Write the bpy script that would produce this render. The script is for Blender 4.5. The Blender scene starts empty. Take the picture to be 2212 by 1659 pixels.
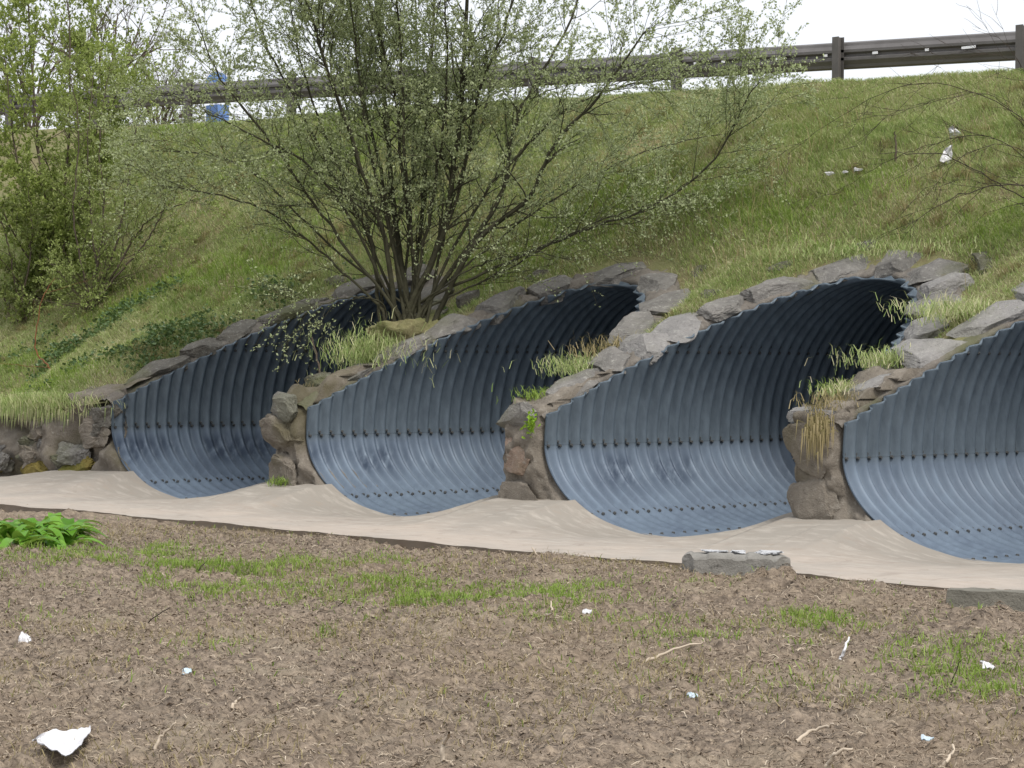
import bpy, math, random
import numpy as np
from mathutils import Vector, Matrix
R = math.radians
sc = bpy.context.scene
rng = np.random.default_rng(7)
random.seed(7)

# ---------------------------------------------------------------- camera
F = 5218.0                      # focal length for a 2212 px wide picture
W0, H0 = 2212.0, 1659.0
EYE = np.array([15.04, -14.94, 1.43])
fh = np.array([-0.7190, 0.6950, 0.0]); fh /= np.linalg.norm(fh)
rt = np.array([fh[1], -fh[0], 0.0])
up = np.array([0, 0, 1.0])
pt = R(0.60); rl = R(0.38)
f1 = fh * math.cos(pt) - up * math.sin(pt)
u1 = up * math.cos(pt) + fh * math.sin(pt)
u2 = u1 * math.cos(rl) - rt * math.sin(rl)
r2 = rt * math.cos(rl) + u1 * math.sin(rl)
cam_d = bpy.data.cameras.new('camera'); cam = bpy.data.objects.new('camera', cam_d)
sc.collection.objects.link(cam); sc.camera = cam
cam.matrix_world = Matrix(((r2[0], u2[0], -f1[0], EYE[0]), (r2[1], u2[1], -f1[1], EYE[1]), (r2[2], u2[2], -f1[2], EYE[2]), (0, 0, 0, 1)))
cam_d.sensor_width = 36; cam_d.lens = F * 36 / W0
cam_d.clip_start = 0.1; cam_d.clip_end = 3000

def ray(px, py):
    return f1 + r2 * ((px - W0 / 2) / F) + u2 * ((H0 / 2 - py) / F)
def at_depth(px, py, z): return EYE + ray(px, py) * z
def at_z(px, py, z):
    d = ray(px, py); return EYE + d * ((z - EYE[2]) / d[2])
def at_y(px, py, y):
    d = ray(px, py); return EYE + d * ((y - EYE[1]) / d[1])

# ---------------------------------------------------------------- world, sun
SUN_EL, SUN_AZ = R(56), R(108)       # azimuth measured from +Y towards +X
w = bpy.data.worlds.new('World'); sc.world = w; w.use_nodes = True
nt = w.node_tree; nt.nodes.clear()
out = nt.nodes.new('ShaderNodeOutputWorld'); bg = nt.nodes.new('ShaderNodeBackground')
sky = nt.nodes.new('ShaderNodeTexSky'); sky.sky_type = 'NISHITA'; sky.sun_disc = False
sky.sun_elevation = SUN_EL; sky.sun_rotation = SUN_AZ; sky.dust_density = 4; sky.air_density = 1.0
mx = nt.nodes.new('ShaderNodeMix'); mx.data_type = 'RGBA'; mx.inputs[0].default_value = 0.80
mx.inputs[7].default_value = (9.2, 9.4, 9.8, 1)
nt.links.new(sky.outputs[0], mx.inputs[6]); nt.links.new(mx.outputs[2], bg.inputs[0])
bg.inputs[1].default_value = 0.105
nt.links.new(bg.outputs[0], out.inputs[0])
sl = bpy.data.lights.new('sun', 'SUN'); so = bpy.data.objects.new('sun', sl); sc.collection.objects.link(so)
sl.energy = 2.5; sl.angle = R(18); sl.color = (1.0, 0.95, 0.88)
sd = Vector((math.sin(SUN_AZ) * math.cos(SUN_EL), math.cos(SUN_AZ) * math.cos(SUN_EL), math.sin(SUN_EL)))
so.rotation_euler = sd.to_track_quat('Z', 'Y').to_euler()
sc.view_settings.view_transform = 'Standard'; sc.view_settings.look = 'None'
sc.view_settings.exposure = 0.3; sc.view_settings.gamma = 1

# ---------------------------------------------------------------- helpers
def hsh(i, j, k):
    n = (i.astype(np.int64) * 374761393 + j.astype(np.int64) * 668265263 + k.astype(np.int64) * 2147483647) & 0xffffffff
    n = ((n ^ (n >> 13)) * 1274126177) & 0xffffffff
    return ((n ^ (n >> 16)) & 0xffff) / 65535.0
def vnoise(x, y, z=0.0):
    x = np.asarray(x, float); y = np.asarray(y, float); z = np.zeros_like(x) + z
    i, j, k = np.floor(x), np.floor(y), np.floor(z)
    u, v, t = x - i, y - j, z - k
    u = u * u * (3 - 2 * u); v = v * v * (3 - 2 * v); t = t * t * (3 - 2 * t)
    r = 0
    for a in (0, 1):
        for b in (0, 1):
            for c in (0, 1):
                r = r + hsh(i + a, j + b, k + c) * (u if a else 1 - u) * (v if b else 1 - v) * (t if c else 1 - t)
    return r * 2 - 1
def fbm(x, y, z=0.0, o=4):
    s, a = 0, 1.0
    for _ in range(o):
        s = s + a * vnoise(x, y, z); a *= 0.5
        x = np.asarray(x) * 2.03 + 11.3; y = np.asarray(y) * 2.03 + 5.7; z = np.asarray(z) * 2.03 + 3.1
    return s
def sstep(a, b, x):
    t = np.clip((np.asarray(x, float) - a) / (b - a), 0, 1); return t * t * (3 - 2 * t)

def mesh(name, V, Fq, mat=None, parent=None, smooth=False, mats=None, midx=None):
    """V (n,3); Fq (m,k) array or a list of such arrays"""
    V = np.asarray(V, np.float32).reshape(-1, 3)
    Fs = Fq if isinstance(Fq, list) else [Fq]
    Fs = [np.asarray(a, np.int32) for a in Fs if len(a)]
    loops = np.concatenate([a.ravel() for a in Fs]); cnt = np.concatenate([np.full(len(a), a.shape[1], np.int32) for a in Fs])
    me = bpy.data.meshes.new(name); me.vertices.add(len(V)); me.vertices.foreach_set('co', V.ravel())
    me.loops.add(len(loops)); me.loops.foreach_set('vertex_index', loops)
    me.polygons.add(len(cnt)); st = np.concatenate([[0], np.cumsum(cnt)[:-1]]).astype(np.int32)
    me.polygons.foreach_set('loop_start', st); me.polygons.foreach_set('loop_total', cnt)
    if midx is not None: me.polygons.foreach_set('material_index', np.asarray(midx, np.int32))
    me.update(calc_edges=True)
    me.polygons.foreach_set('use_smooth', np.full(len(cnt), bool(smooth)))
    for m in (mats or [mat]):
        if m: me.materials.append(m)
    o = bpy.data.objects.new(name, me); sc.collection.objects.link(o)
    if parent is not None: o.parent = parent
    return o
def grid_faces(nu, nv, off=0):
    i = np.arange(nu - 1)[:, None] * nv + np.arange(nv - 1)[None, :] + off
    return np.stack([i, i + nv, i + nv + 1, i + 1], -1).reshape(-1, 4)
def tag(o, label=None, cat=None, group=None, kind=None):
    if label: o['label'] = label
    if cat: o['category'] = cat
    if group: o['group'] = group
    if kind: o['kind'] = kind
    return o
def thing(name, label, cat, loc=(0, 0, 0), group=None):
    o = bpy.data.objects.new(name, None); sc.collection.objects.link(o); o.location = loc; o.empty_display_size = .2
    return tag(o, label, cat, group)
def part(name, V, Fq, mat, parent, smooth=False, **k):
    V = np.asarray(V, float).reshape(-1, 3) - np.array(parent.location)
    return mesh(name, V, Fq, mat, parent, smooth, **k)

# ---------------------------------------------------------------- materials
class NT:
    def __init__(s, name):
        s.m = bpy.data.materials.new(name); s.m.use_nodes = True; s.t = s.m.node_tree; s.t.nodes.clear()
        s.o = s.n('ShaderNodeOutputMaterial'); s.b = s.n('ShaderNodeBsdfPrincipled'); s.l(s.b.outputs[0], s.o.inputs[0])
        s.geo = s.n('ShaderNodeNewGeometry'); s.pos = s.geo.outputs['Position']
    def n(s, t): return s.t.nodes.new(t)
    def l(s, a, b): s.t.links.new(a, b)
    def noise(s, scale, detail=4, rough=.55, vec=None, stretch=None, dist=0):
        n = s.n('ShaderNodeTexNoise'); n.inputs['Scale'].default_value = scale; n.inputs['Detail'].default_value = detail
        n.inputs['Roughness'].default_value = rough; n.inputs['Distortion'].default_value = dist
        v = vec or s.pos
        if stretch:
            m = s.n('ShaderNodeMapping'); m.inputs['Scale'].default_value = stretch; s.l(v, m.inputs[0]); v = m.outputs[0]
        s.l(v, n.inputs['Vector']); return n.outputs[0]
    def ramp(s, fac, stops, const=False):
        r = s.n('ShaderNodeValToRGB'); e = r.color_ramp.elements
        while len(e) < len(stops): e.new(.5)
        for k, (p, c) in enumerate(stops): e[k].position = p; e[k].color = (*c, 1) if len(c) == 3 else c
        if const: r.color_ramp.interpolation = 'CONSTANT'
        s.l(fac, r.inputs[0]); return r.outputs[0]
    def mix(s, fac, a, b, mode='MIX'):
        m = s.n('ShaderNodeMix'); m.data_type = 'RGBA'; m.blend_type = mode
        for v, i in ((fac, 0), (a, 6), (b, 7)):
            if isinstance(v, (int, float)): m.inputs[i].default_value = v
            elif isinstance(v, tuple): m.inputs[i].default_value = (*v, 1)
            else: s.l(v, m.inputs[i])
        return m.outputs[2]
    def math(s, op, a, b=None, c=None, clamp=False):
        m = s.n('ShaderNodeMath'); m.operation = op; m.use_clamp = clamp
        for i, v in enumerate((a, b, c)):
            if v is None: continue
            if isinstance(v, (int, float)): m.inputs[i].default_value = v
            else: s.l(v, m.inputs[i])
        return m.outputs[0]
    def maprange(s, v, a, b, c=0, d=1):
        m = s.n('ShaderNodeMapRange'); s.l(v, m.inputs[0])
        for i, x in enumerate((a, b, c, d)): m.inputs[i + 1].default_value = x
        return m.outputs[0]
    def col(s, c):
        if isinstance(c, tuple): s.b.inputs['Base Color'].default_value = (*c, 1)
        else: s.l(c, s.b.inputs['Base Color'])
    def rough(s, v, spec=.5):
        if isinstance(v, (int, float)): s.b.inputs['Roughness'].default_value = v
        else: s.l(v, s.b.inputs['Roughness'])
        s.b.inputs['Specular IOR Level'].default_value = spec
    def bump(s, h, strength=.5, dist=.02):
        b = s.n('ShaderNodeBump'); b.inputs['Strength'].default_value = strength; b.inputs['Distance'].default_value = dist
        s.l(h, b.inputs['Height']); s.l(b.outputs[0], s.b.inputs['Normal'])
    def sep(s):
        x = s.n('ShaderNodeSeparateXYZ'); s.l(s.pos, x.inputs[0]); return x.outputs

def m_foliage(name, stops, scale=.7, trans=.35, rough=.6, spread=.5):
    m = NT(name)
    n = m.noise(scale, 3)
    f = m.math('ADD', m.math('MULTIPLY', m.geo.outputs['Random Per Island'], spread), m.math('MULTIPLY', n, 1 - spread))
    c = m.ramp(f, stops); m.col(c); m.rough(rough, .25)
    if trans:
        tr = m.n('ShaderNodeBsdfTranslucent'); m.l(m.mix(.5, c, (.35, .45, .08), 'MIX'), tr.inputs[0])
        ms = m.n('ShaderNodeMixShader'); ms.inputs[0].default_value = trans
        m.l(m.b.outputs[0], ms.inputs[1]); m.l(tr.outputs[0], ms.inputs[2]); m.l(ms.outputs[0], m.o.inputs[0])
    return m.m

def m_steel(name, base, dark, stain=True):
    m = NT(name)
    x = m.sep()
    n1 = m.noise(2.2, 5, .6); n2 = m.noise(14, 4, .6, stretch=(1, 1, .35)); n3 = m.noise(60, 2)
    c = m.mix(m.maprange(n1, .35, .7), base, dark)
    c = m.mix(m.maprange(n2, .45, .75, 0, .45), c, tuple(min(1, v * 1.35) for v in base))
    # water-line wash: cleaner, bluer metal below the usual flow, dusty grey above, darkened to deepen the shade inside
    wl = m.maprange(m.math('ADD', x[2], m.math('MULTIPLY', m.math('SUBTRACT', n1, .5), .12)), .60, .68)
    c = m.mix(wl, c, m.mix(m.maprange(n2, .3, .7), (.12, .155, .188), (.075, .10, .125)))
    if stain:   # dark wet streaks below the side seam
        sx = m.noise(1.1, 3, .5, stretch=(1, .8, .4)); band = m.math('MULTIPLY', m.maprange(x[2], .2, .35), m.maprange(x[2], .62, .5))
        st = m.math('MULTIPLY', m.maprange(sx, .5, .6), m.math('MULTIPLY', band, m.maprange(n2, .35, .55)))
        c = m.mix(st, c, (.035, .055, .09))
    m.col(c); m.rough(m.maprange(n2, .2, .8, .5, .7), .5); m.b.inputs['Metallic'].default_value = .2
    m.bump(n3, .15, .004)
    return m.m
M = {}
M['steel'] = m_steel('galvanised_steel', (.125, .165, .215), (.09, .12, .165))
def simple(name, c1, c2, scale=6, rough=.8, spec=.3, bump=0, bscale=40, metal=0):
    m = NT(name); m.col(m.mix(m.maprange(m.noise(scale, 5, .6), .3, .7), c1, c2)); m.rough(rough, spec); m.b.inputs['Metallic'].default_value = metal
    if bump: m.bump(m.noise(bscale, 4, .65), bump, .02)
    return m.m
M['bolt'] = simple('dark_bolt_steel', (.05, .055, .06), (.09, .09, .085), 20, .6)
def m_stone(name, a, b, lichen=(.42, .42, .38), moss=(.10, .11, .04), mossamt=.5):
    m = NT(name)
    n1 = m.noise(3.5, 6, .65); n2 = m.noise(22, 5, .7); n3 = m.noise(1.6, 3)
    c = m.mix(m.maprange(n1, .3, .7), a, b)
    c = m.mix(m.maprange(n2, .55, .75, 0, .7), c, lichen)
    c = m.mix(m.maprange(n2, .25, .42, .75, 0), c, tuple(v * .3 for v in a))
    c = m.mix(m.maprange(n3, .52, .66, 0, mossamt), c, moss)
    m.col(c); m.rough(.92, .2); m.bump(m.mix(.5, n2, m.noise(70, 4, .7)), .8, .03)
    return m.m
M['stone'] = m_stone('grey_rubble_stone', (.125, .12, .112), (.225, .215, .20), mossamt=.35)
M['stone2'] = m_stone('pale_rubble_stone', (.19, .185, .18), (.285, .275, .265), mossamt=.2)
M['stone3'] = m_stone('dark_rubble_stone', (.085, .08, .07), (.155, .145, .125), mossamt=.6)
M['mortar'] = m_stone('brown_mortar', (.125, .112, .097), (.215, .195, .17), (.31, .29, .265), (.09, .10, .04), .7)
M['pier'] = m_stone('weathered_pier', (.135, .118, .098), (.235, .208, .172), (.33, .31, .27), (.09, .08, .04), .7)
M['redstone'] = m_stone('reddish_stone', (.22, .165, .13), (.31, .235, .185), mossamt=.4)
M['moss'] = m_stone('ochre_moss', (.13, .11, .03), (.22, .17, .05), (.28, .26, .1), (.08, .12, .02), .6)
def m_apron():
    m = NT('apron_concrete'); x = m.sep()
    n1 = m.noise(.9, 5, .6); n2 = m.noise(7, 5, .6, stretch=(.5, 1.6, 1)); n3 = m.noise(60, 3, .7)
    c = m.mix(m.maprange(n1, .35, .65), (.40, .345, .295), (.335, .305, .27))
    yy = m.maprange(m.math('ADD', x[1], m.math('MULTIPLY', n1, 1.4)), -.9, .25)        # grey cement fillet near the piers
    c = m.mix(m.math('MULTIPLY', yy, .85), c, (.25, .23, .20))
    c = m.mix(m.maprange(n2, .5, .75, 0, .5), c, (.47, .43, .38))
    c = m.mix(m.maprange(n2, .2, .42, .5, 0), c, (.30, .235, .18))
    c = m.mix(m.maprange(n3, .25, .4, .35, 0), c, (.2, .16, .13))
    c = m.mix(m.maprange(m.noise(2.3, 6, .75, dist=1.5), .55, .66, 0, .5), c, (.24, .205, .175)); c = m.mix(m.maprange(m.noise(11, 5, .8), .66, .72, 0, .7), c, (.16, .13, .105))
    m.col(c); m.rough(.9, .2); m.bump(m.mix(.6, n3, n2), .35, .01); return m.m
M['apron'] = m_apron()
def m_soil():
    m = NT('bare_soil_mulch')
    n1 = m.noise(1.2, 5, .6); n2 = m.noise(16, 6, .7, stretch=(1, 1, 1)); n3 = m.noise(90, 3, .7); n4 = m.noise(28, 4, .7, stretch=(.45, 1.5, 1))
    c = m.mix(m.maprange(n2, .36, .64), (.085, .068, .054), (.265, .215, .168)); c = m.mix(m.maprange(m.noise(.55, 4, .6), .42, .6, 0, .45), c, (.20, .155, .11)); c = m.mix(m.maprange(m.noise(1.7, 4, .65), .52, .66, 0, .45), c, (.30, .255, .19))
    c = m.mix(m.maprange(n4, .5, .72, 0, .6), c, (.42, .34, .25))
    c = m.mix(m.maprange(n1, .35, .65, .0, .0), c, (.13, .10, .075))
    c = m.mix(m.maprange(n3, .3, .45, .6, 0), c, (.05, .036, .027))
    m.col(c); m.rough(.95, .15); m.bump(m.mix(.5, n3, n4), .7, .02); return m.m
M['soil'] = m_soil()
def m_turf():
    m = NT('turf_base'); n1 = m.noise(2.2, 5, .6); n2 = m.noise(25, 4, .7)
    c = m.mix(m.maprange(n1, .35, .65), (.15, .165, .065), (.18, .15, .085))
    c = m.mix(m.maprange(n2, .4, .7, 0, .6), c, (.25, .24, .13))
    m.col(c); m.rough(.95, .15); m.bump(n2, .8, .03); return m.m
M['turf'] = m_turf()
M['asphalt'] = simple('road_asphalt', (.045, .045, .048), (.06, .06, .062), 30, .9)
M['concrete'] = simple('kerb_concrete', (.17, .165, .15), (.27, .26, .24), 9, .9, .2, .5, 60)
M['concrete_dark'] = simple('kerb_concrete_dark', (.13, .125, .105), (.21, .20, .17), 7, .9, .2, .5, 60)
M['white_chip'] = simple('pale_mortar_chips', (.52, .53, .55), (.38, .39, .4), 25, .85, .2, .4, 80)
M['rail'] = simple('weathered_galvanised', (.16, .152, .15), (.115, .108, .105), 3, .6, .4, metal=.2)
M['post'] = simple('post_steel', (.14, .13, .125), (.10, .095, .09), 5, .65, .4, metal=.2)
M['reflector'] = simple('reflector_white', (.85, .86, .9), (.8, .8, .85), 5, .4, .5)
M['bark'] = simple('willow_bark', (.036, .034, .022), (.08, .078, .048), 9, .9, .2, .6, 50)
M['bark_dark'] = simple('dark_twig_bark', (.035, .028, .022), (.06, .048, .038), 12, .9, .2)
M['bark_pale'] = simple('pale_hazel_bark', (.13, .105, .08), (.075, .06, .045), 9, .9, .2, .4, 50)
M['redstem'] = simple('rust_bramble_stem', (.22, .075, .03), (.14, .06, .03), 9, .7, .3)
M['straw'] = m_foliage('dry_straw', [(0, (.10, .075, .055)), (.45, (.21, .165, .12)), (.8, (.34, .28, .21)), (1, (.60, .53, .42))], 3, .0, .8, .8)
M['stalk'] = simple('pale_stalk', (.55, .47, .37), (.42, .35, .27), 9, .8)
M['soilchip'] = m_foliage('dark_mulch_chips', [(0, (.12, .09, .065)), (.6, (.20, .155, .115)), (1, (.31, .25, .19))], 3, .0, .9, .8)
M['willow'] = m_foliage('willow_leaf', [(0, (.24, .285, .15)), (.5, (.35, .40, .225)), (1, (.47, .52, .32))], 1.2, .35, .6, .7)
M['elder'] = m_foliage('elder_leaf', [(0, (.18, .24, .06)), (.5, (.31, .38, .11)), (1, (.44, .49, .19))], 1.0, .4, .5, .7)
M['hawthorn'] = m_foliage('hedge_leaf', [(0, (.09, .12, .03)), (.5, (.15, .19, .06)), (1, (.24, .26, .1))], 1.0, .35, .5, .7)
M['hazel'] = m_foliage('hazel_leaf', [(0, (.16, .21, .06)), (.5, (.27, .33, .11)), (1, (.38, .43, .18))], 1.0, .35, .5, .7)
M['ivy'] = m_foliage('ivy_leaf', [(0, (.03, .065, .022)), (.6, (.07, .12, .045)), (1, (.13, .19, .09))], 2, .15, .35, .8)
M['dock'] = m_foliage('dock_leaf', [(0, (.06, .17, .012)), (.5, (.11, .27, .022)), (1, (.19, .38, .05))], 3, .3, .4, .8)
M['lime'] = m_foliage('lime_green_leaf', [(0, (.18, .32, .02)), (1, (.28, .45, .04))], 3, .3, .4, .8)
M['bank'] = m_foliage('bank_grass_blade', [(.12, (.13, .20, .06)), (.30, (.26, .36, .12)), (.47, (.38, .46, .19)), (.62, (.51, .52, .29)), (.74, (.62, .56, .40)), (1, (.74, .67, .52))], 1.1, .3, .6, .45)
M['green'] = m_foliage('fresh_grass_blade', [(.1, (.09, .16, .02)), (.5, (.21, .31, .06)), (.85, (.29, .38, .09)), (1, (.42, .42, .2))], 1.5, .3, .55, .6)
M['drygrass'] = m_foliage('dry_grass_blade', [(.1, (.16, .135, .06)), (.5, (.30, .245, .13)), (1, (.46, .38, .24))], 2, .2, .7, .6)
M['litter'] = simple('white_plastic_film', (.66, .66, .68), (.55, .55, .57), 9, .5, .4)
M['litter_blue'] = simple('pale_blue_scrap', (.50, .60, .66), (.42, .5, .56), 9, .5, .4)
M['sign_blue'] = simple('sign_blue', (.13, .24, .52), (.15, .26, .54), 5, .4, .5)  # blue paled to paint in the haze over the sign
M['sign_white'] = simple('sign_white', (.75, .76, .8), (.7, .7, .74), 5, .4, .5)

# ---------------------------------------------------------------- culvert geometry
PITCH, A_, ZC, BT, BB = 3.3, 1.39, .70, 1.50, .78
PX0 = [-6.6, -3.3, 0.0, 3.3]                      # left edge of each pipe
CX = [p + A_ for p in PX0]
ZSTEP, SL, PC = .93, .47, .145
SKEW = [.7, .7, .9, .9]
def prof(th):
    """th: 0 = right spring, pi/2 = crown, pi = left, 3pi/2 = invert"""
    c, s = np.cos(th), np.sin(th)
    return A_ * c, ZC + np.where(s > 0, BT, BB) * s
def lip_y(k, u):          # front of the ring, skewed back towards the right on the near pipes
    return SKEW[k] * np.clip((u + A_ * .6) / (1.6 * A_), 0, 1) ** 1.6
MSK = .32
def mskew(u): return MSK * np.clip((np.asarray(u) / A_ + 1) / 2, 0, 1)
def ystart(k, th, corr=True):
    u, z = prof(th)
    y = np.where(z > ZSTEP, (z - ZSTEP) / SL + mskew(u), 0)
    lip = np.where(np.sin(th) < .12, lip_y(k, u) * sstep(.12, -.1, np.sin(th)), 0)
    y = np.maximum(y, lip)
    if corr:
        for _ in range(6):
            zz = z + .032 * np.sin(2 * np.pi * y / PC) * np.maximum(np.sin(th), 0)
            y = np.where(z > ZSTEP, np.maximum((zz - ZSTEP) / SL, 0) + mskew(u), y) * .5 + y * .5
    return y
YEND = 11.0
def pipe_pt(k, th, y, off=0.0):
    u, z = prof(th)
    nx, nz = np.cos(th) / A_, np.sin(th) / np.where(np.sin(th) > 0, BT, BB)
    n = np.sqrt(nx ** 2 + nz ** 2); nx, nz = nx / n, nz / n
    r = .034 * (1 - .75 * sstep(-.6, -.95, np.sin(th))) * np.sin(2 * np.pi * y / PC) + off
    return np.stack([CX[k] + u + nx * r, y + 0 * u, z + nz * r], -1)
ordn = ['with a seam of bolts', '', '', '']
PL = ['narrow far corrugated steel culvert at the left end, twigs of leaves hanging before its mouth',
      'corrugated steel culvert below the multi-stemmed bush, between the lumpy pier and the reddish block pier',
      'widest fully seen corrugated steel culvert, under the arch of large grey stones',
      'nearest corrugated steel culvert, cut off by the right edge of the photo']
SEAMS = {'upper': R(180 - 33), 'side': R(180 + 1.5), 'lowA': R(180 + 50), 'lowB': R(180 + 80), 'right': R(0 - 1.5), 'lowC': R(-50), 'upr': R(33)}
BV = [(math.cos(q * math.pi / 3) * .017, math.sin(q * math.pi / 3) * .017, 0) for q in range(6)] + [(math.cos(q * math.pi / 3) * .012, math.sin(q * math.pi / 3) * .012, .018) for q in range(6)]
BF = [(q, (q + 1) % 6, 6 + (q + 1) % 6, 6 + q) for q in range(6)] + [(6, 7, 8, 9), (6, 9, 10, 11)]
_o = mesh('bolt', BV, np.array(BF), M['bolt']); bolt_me = _o.data; bpy.data.objects.remove(_o)
for k in range(4):
    BL = []
    t = thing('corrugated_culvert', PL[k], 'culvert', (CX[k], 0, 0), 'corrugated steel culverts under the embankment')
    def plate(name, a, b, off=0.0, label=None):
        n = max(8, int((b - a) / R(.55 if name in ('crown_plate', 'side_plate') else 1.5)))
        th = np.linspace(a, b, n); ys = ystart(k, th)
        yg = np.concatenate([np.arange(0, 5.2, PC / 10), np.linspace(5.2, YEND, 60)]); m_ = len(yg)
        y = np.maximum(yg[None, :], ys[:, None])
        P = pipe_pt(k, th[:, None] + 0 * y, y, off)
        V = P.reshape(-1, 3); Fq = grid_faces(n, m_)
        yy = y.ravel()[Fq]; Fq = Fq[(yy.max(1) - yy.min(1)) > 1e-5]
        rim = pipe_pt(k, th, ys, off + .010); V = np.concatenate([V, pipe_pt(k, th, ys, off), rim, rim + [0, .03, 0]])
        b0 = n * m_; i = np.arange(n - 1)
        Fr = np.stack([b0 + i, b0 + i + 1, b0 + n + i + 1, b0 + n + i], -1)
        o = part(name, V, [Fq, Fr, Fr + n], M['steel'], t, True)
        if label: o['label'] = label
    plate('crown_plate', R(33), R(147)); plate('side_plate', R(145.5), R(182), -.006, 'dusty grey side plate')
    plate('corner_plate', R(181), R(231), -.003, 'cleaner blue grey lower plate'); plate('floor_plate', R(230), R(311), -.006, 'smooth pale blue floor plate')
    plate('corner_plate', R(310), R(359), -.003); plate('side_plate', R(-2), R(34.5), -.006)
    for a, lo in ((R(147 - .3), 1), (R(181.2), 1), (R(230.3), 1), (R(258), 0), (R(310.5), 0)):
        for da in ((-R(1.1), R(1.3)) if lo else (0,)):
            th = a + da; y0 = float(ystart(k, np.array([th]))[0])
            for j in range(0, 40):
                y = (j + .25 + (.13 if da > 0 else 0)) * PC
                if y < y0 + .02 or y > 6: continue
                p = pipe_pt(k, np.array([th]), np.array([y]), -.008)[0]
                u_, z_ = math.cos(th) / A_, math.sin(th) / (BT if math.sin(th) > 0 else BB)
                n_ = -np.array([u_, 0, z_]) / math.hypot(u_, z_)
                BL.append((float(np.linalg.norm(p - EYE)) + (4 if a < R(170) or a > R(300) else 0), p, n_))
    BL.sort(key=lambda q: q[0]); VV, FF = [], []
    for q, (_, p, n_) in enumerate(BL):
        e1 = np.array([0, 1, 0.]); e2 = np.cross(n_, e1)
        if q < 100:
            o = bpy.data.objects.new('bolt', bolt_me); sc.collection.objects.link(o); o.parent = t
            p = p - np.array(t.location)
            o.matrix_local = Matrix(((e1[0], e2[0], n_[0], p[0]), (e1[1], e2[1], n_[1], p[1]), (e1[2], e2[2], n_[2], p[2]), (0, 0, 0, 1)))
        else:
            FF += [tuple(i + 12 * (q - 100) for i in f) for f in BF]; VV += [p + e1 * v[0] + e2 * v[1] + n_ * v[2] for v in BV]
    if VV: part('bolt_rows', VV, np.array(FF), M['bolt'], t)['kind'] = 'stuff'

# ---------------------------------------------------------------- bank
def zfront(x):
    z = np.full_like(x, ZSTEP)
    return z + np.where(x < -6.7, .09 * np.clip(x + 6.7, -3.2, 0), 0) - .5 * sstep(-8.9, -10.2, x) 
def crest(x): return 4.475 - .030 * np.clip(x, -9, 40) - .012 * np.clip(x + 9, -60, 0) 
RAIL_Y = 7.05
def rail_top(x): return 5.0 - .039 * (x - .14)
def shiftx(x):
    f = np.mod(np.asarray(x, float) - PX0[0], PITCH) / PITCH; a = 2 * A_ / PITCH
    f = np.where(f < a, f / a, 1 - (f - a) / (1 - a))
    return MSK * f * (x > PX0[0]) * (x < PX0[0] + 4 * PITCH)
def bank_h(x, y, bumps=True):
    x = np.asarray(x, float); y = np.asarray(y, float)
    zf = zfront(x); z34 = ZSTEP + SL * 3.4 + 0 * x
    z = zf + (z34 - zf) * np.clip((y - shiftx(x) * sstep(3.4, 2.9, y)) / 3.4, 0, 1)
    z = np.where(y > 3.4, z34 + (crest(x) - z34) * np.clip((y - 3.4) / 2.9, 0, 1), z)
    g = rail_top(x) - .63
    z = np.where(y > 6.3, crest(x) + (g - crest(x)) * sstep(6.3, 6.8, y), z)
    z = np.where(y > 17, g - (y - 17) * .5, z)
    if bumps:
        m = sstep(0, .6, y) * (1 - .85 * sstep(4.8, 6.1, y)) * (1 - sstep(6.5, 7.2, y))
        d = pipe_dist(x, y); mm = sstep(.35, 1.0, d)
        z = z + m * (mm * (.10 * fbm(x * .9, y * .9, 1.0, 3) + .05 * fbm(x * 4, y * 4, 2.0, 3)) + .12 * mm * (1 - sstep(4.5, 6.2, y)))
    return np.maximum(z, -.3)
_th = np.linspace(R(8.85), R(171.15), 240)
_u, _z = prof(_th); EDGE = np.stack([_u, np.maximum((_z - ZSTEP) / SL, 0) + mskew(_u)], -1)
def pipe_dist(x, y):
    """plan distance outside the nearest mouth (negative inside)"""
    x = np.asarray(x, float); y = np.asarray(y, float); best = np.full(np.broadcast(x, y).shape, 9.0)
    x, y = np.broadcast_arrays(x, y)
    for cx in CX:
        u = x - cx
        near = (np.abs(u) < 3) & (y < 5) & (y > -2)
        if not near.any(): continue
        uu, yy = u[near], y[near]
        e = EDGE[::2]
        d = np.full(len(uu), 9.0)
        for q in range(0, len(e)):
            d = np.minimum(d, (uu - e[q, 0]) ** 2 + (yy - e[q, 1]) ** 2)
        d = np.sqrt(d)
        zz = ZSTEP + SL * (yy - mskew(uu))
        half = A_ * np.sqrt(np.clip(1 - ((zz - ZC) / BT) ** 2, 0, 1))
        inside = (np.abs(uu) < half) & (zz < ZC + BT)
        d = np.where(inside, -d, d); b = best[near]; best[near] = np.minimum(b, d)
    return best
def axis(segs):
    a = [segs[0][0]]
    for lo, hi, st in segs:
        n = max(1, int(round((hi - lo) / st))); a += list(np.linspace(lo, hi, n + 1)[1:])
    return np.array(a)
bx = axis([(-300, -60, 20), (-60, -20, 2), (-20, -11, .25), (-11, 7.5, .045), (7.5, 20, .5), (20, 60, 4), (60, 300, 24)])
by = axis([(0, 4.2, .045), (4.2, 7.2, .08), (7.2, 18, .6), (18, 30, 3)])
X, Y = np.meshgrid(bx, by, indexing='ij'); Z = bank_h(X, Y); D = pipe_dist(X, Y)
Fq = grid_faces(len(bx), len(by)); Dv = D.ravel()
keep = (Dv[Fq].min(1) > .12)
tag(mesh('embankment', np.stack([X, Y, Z], -1).reshape(-1, 3), Fq[keep], M['turf'], smooth=True), kind='structure')
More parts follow.
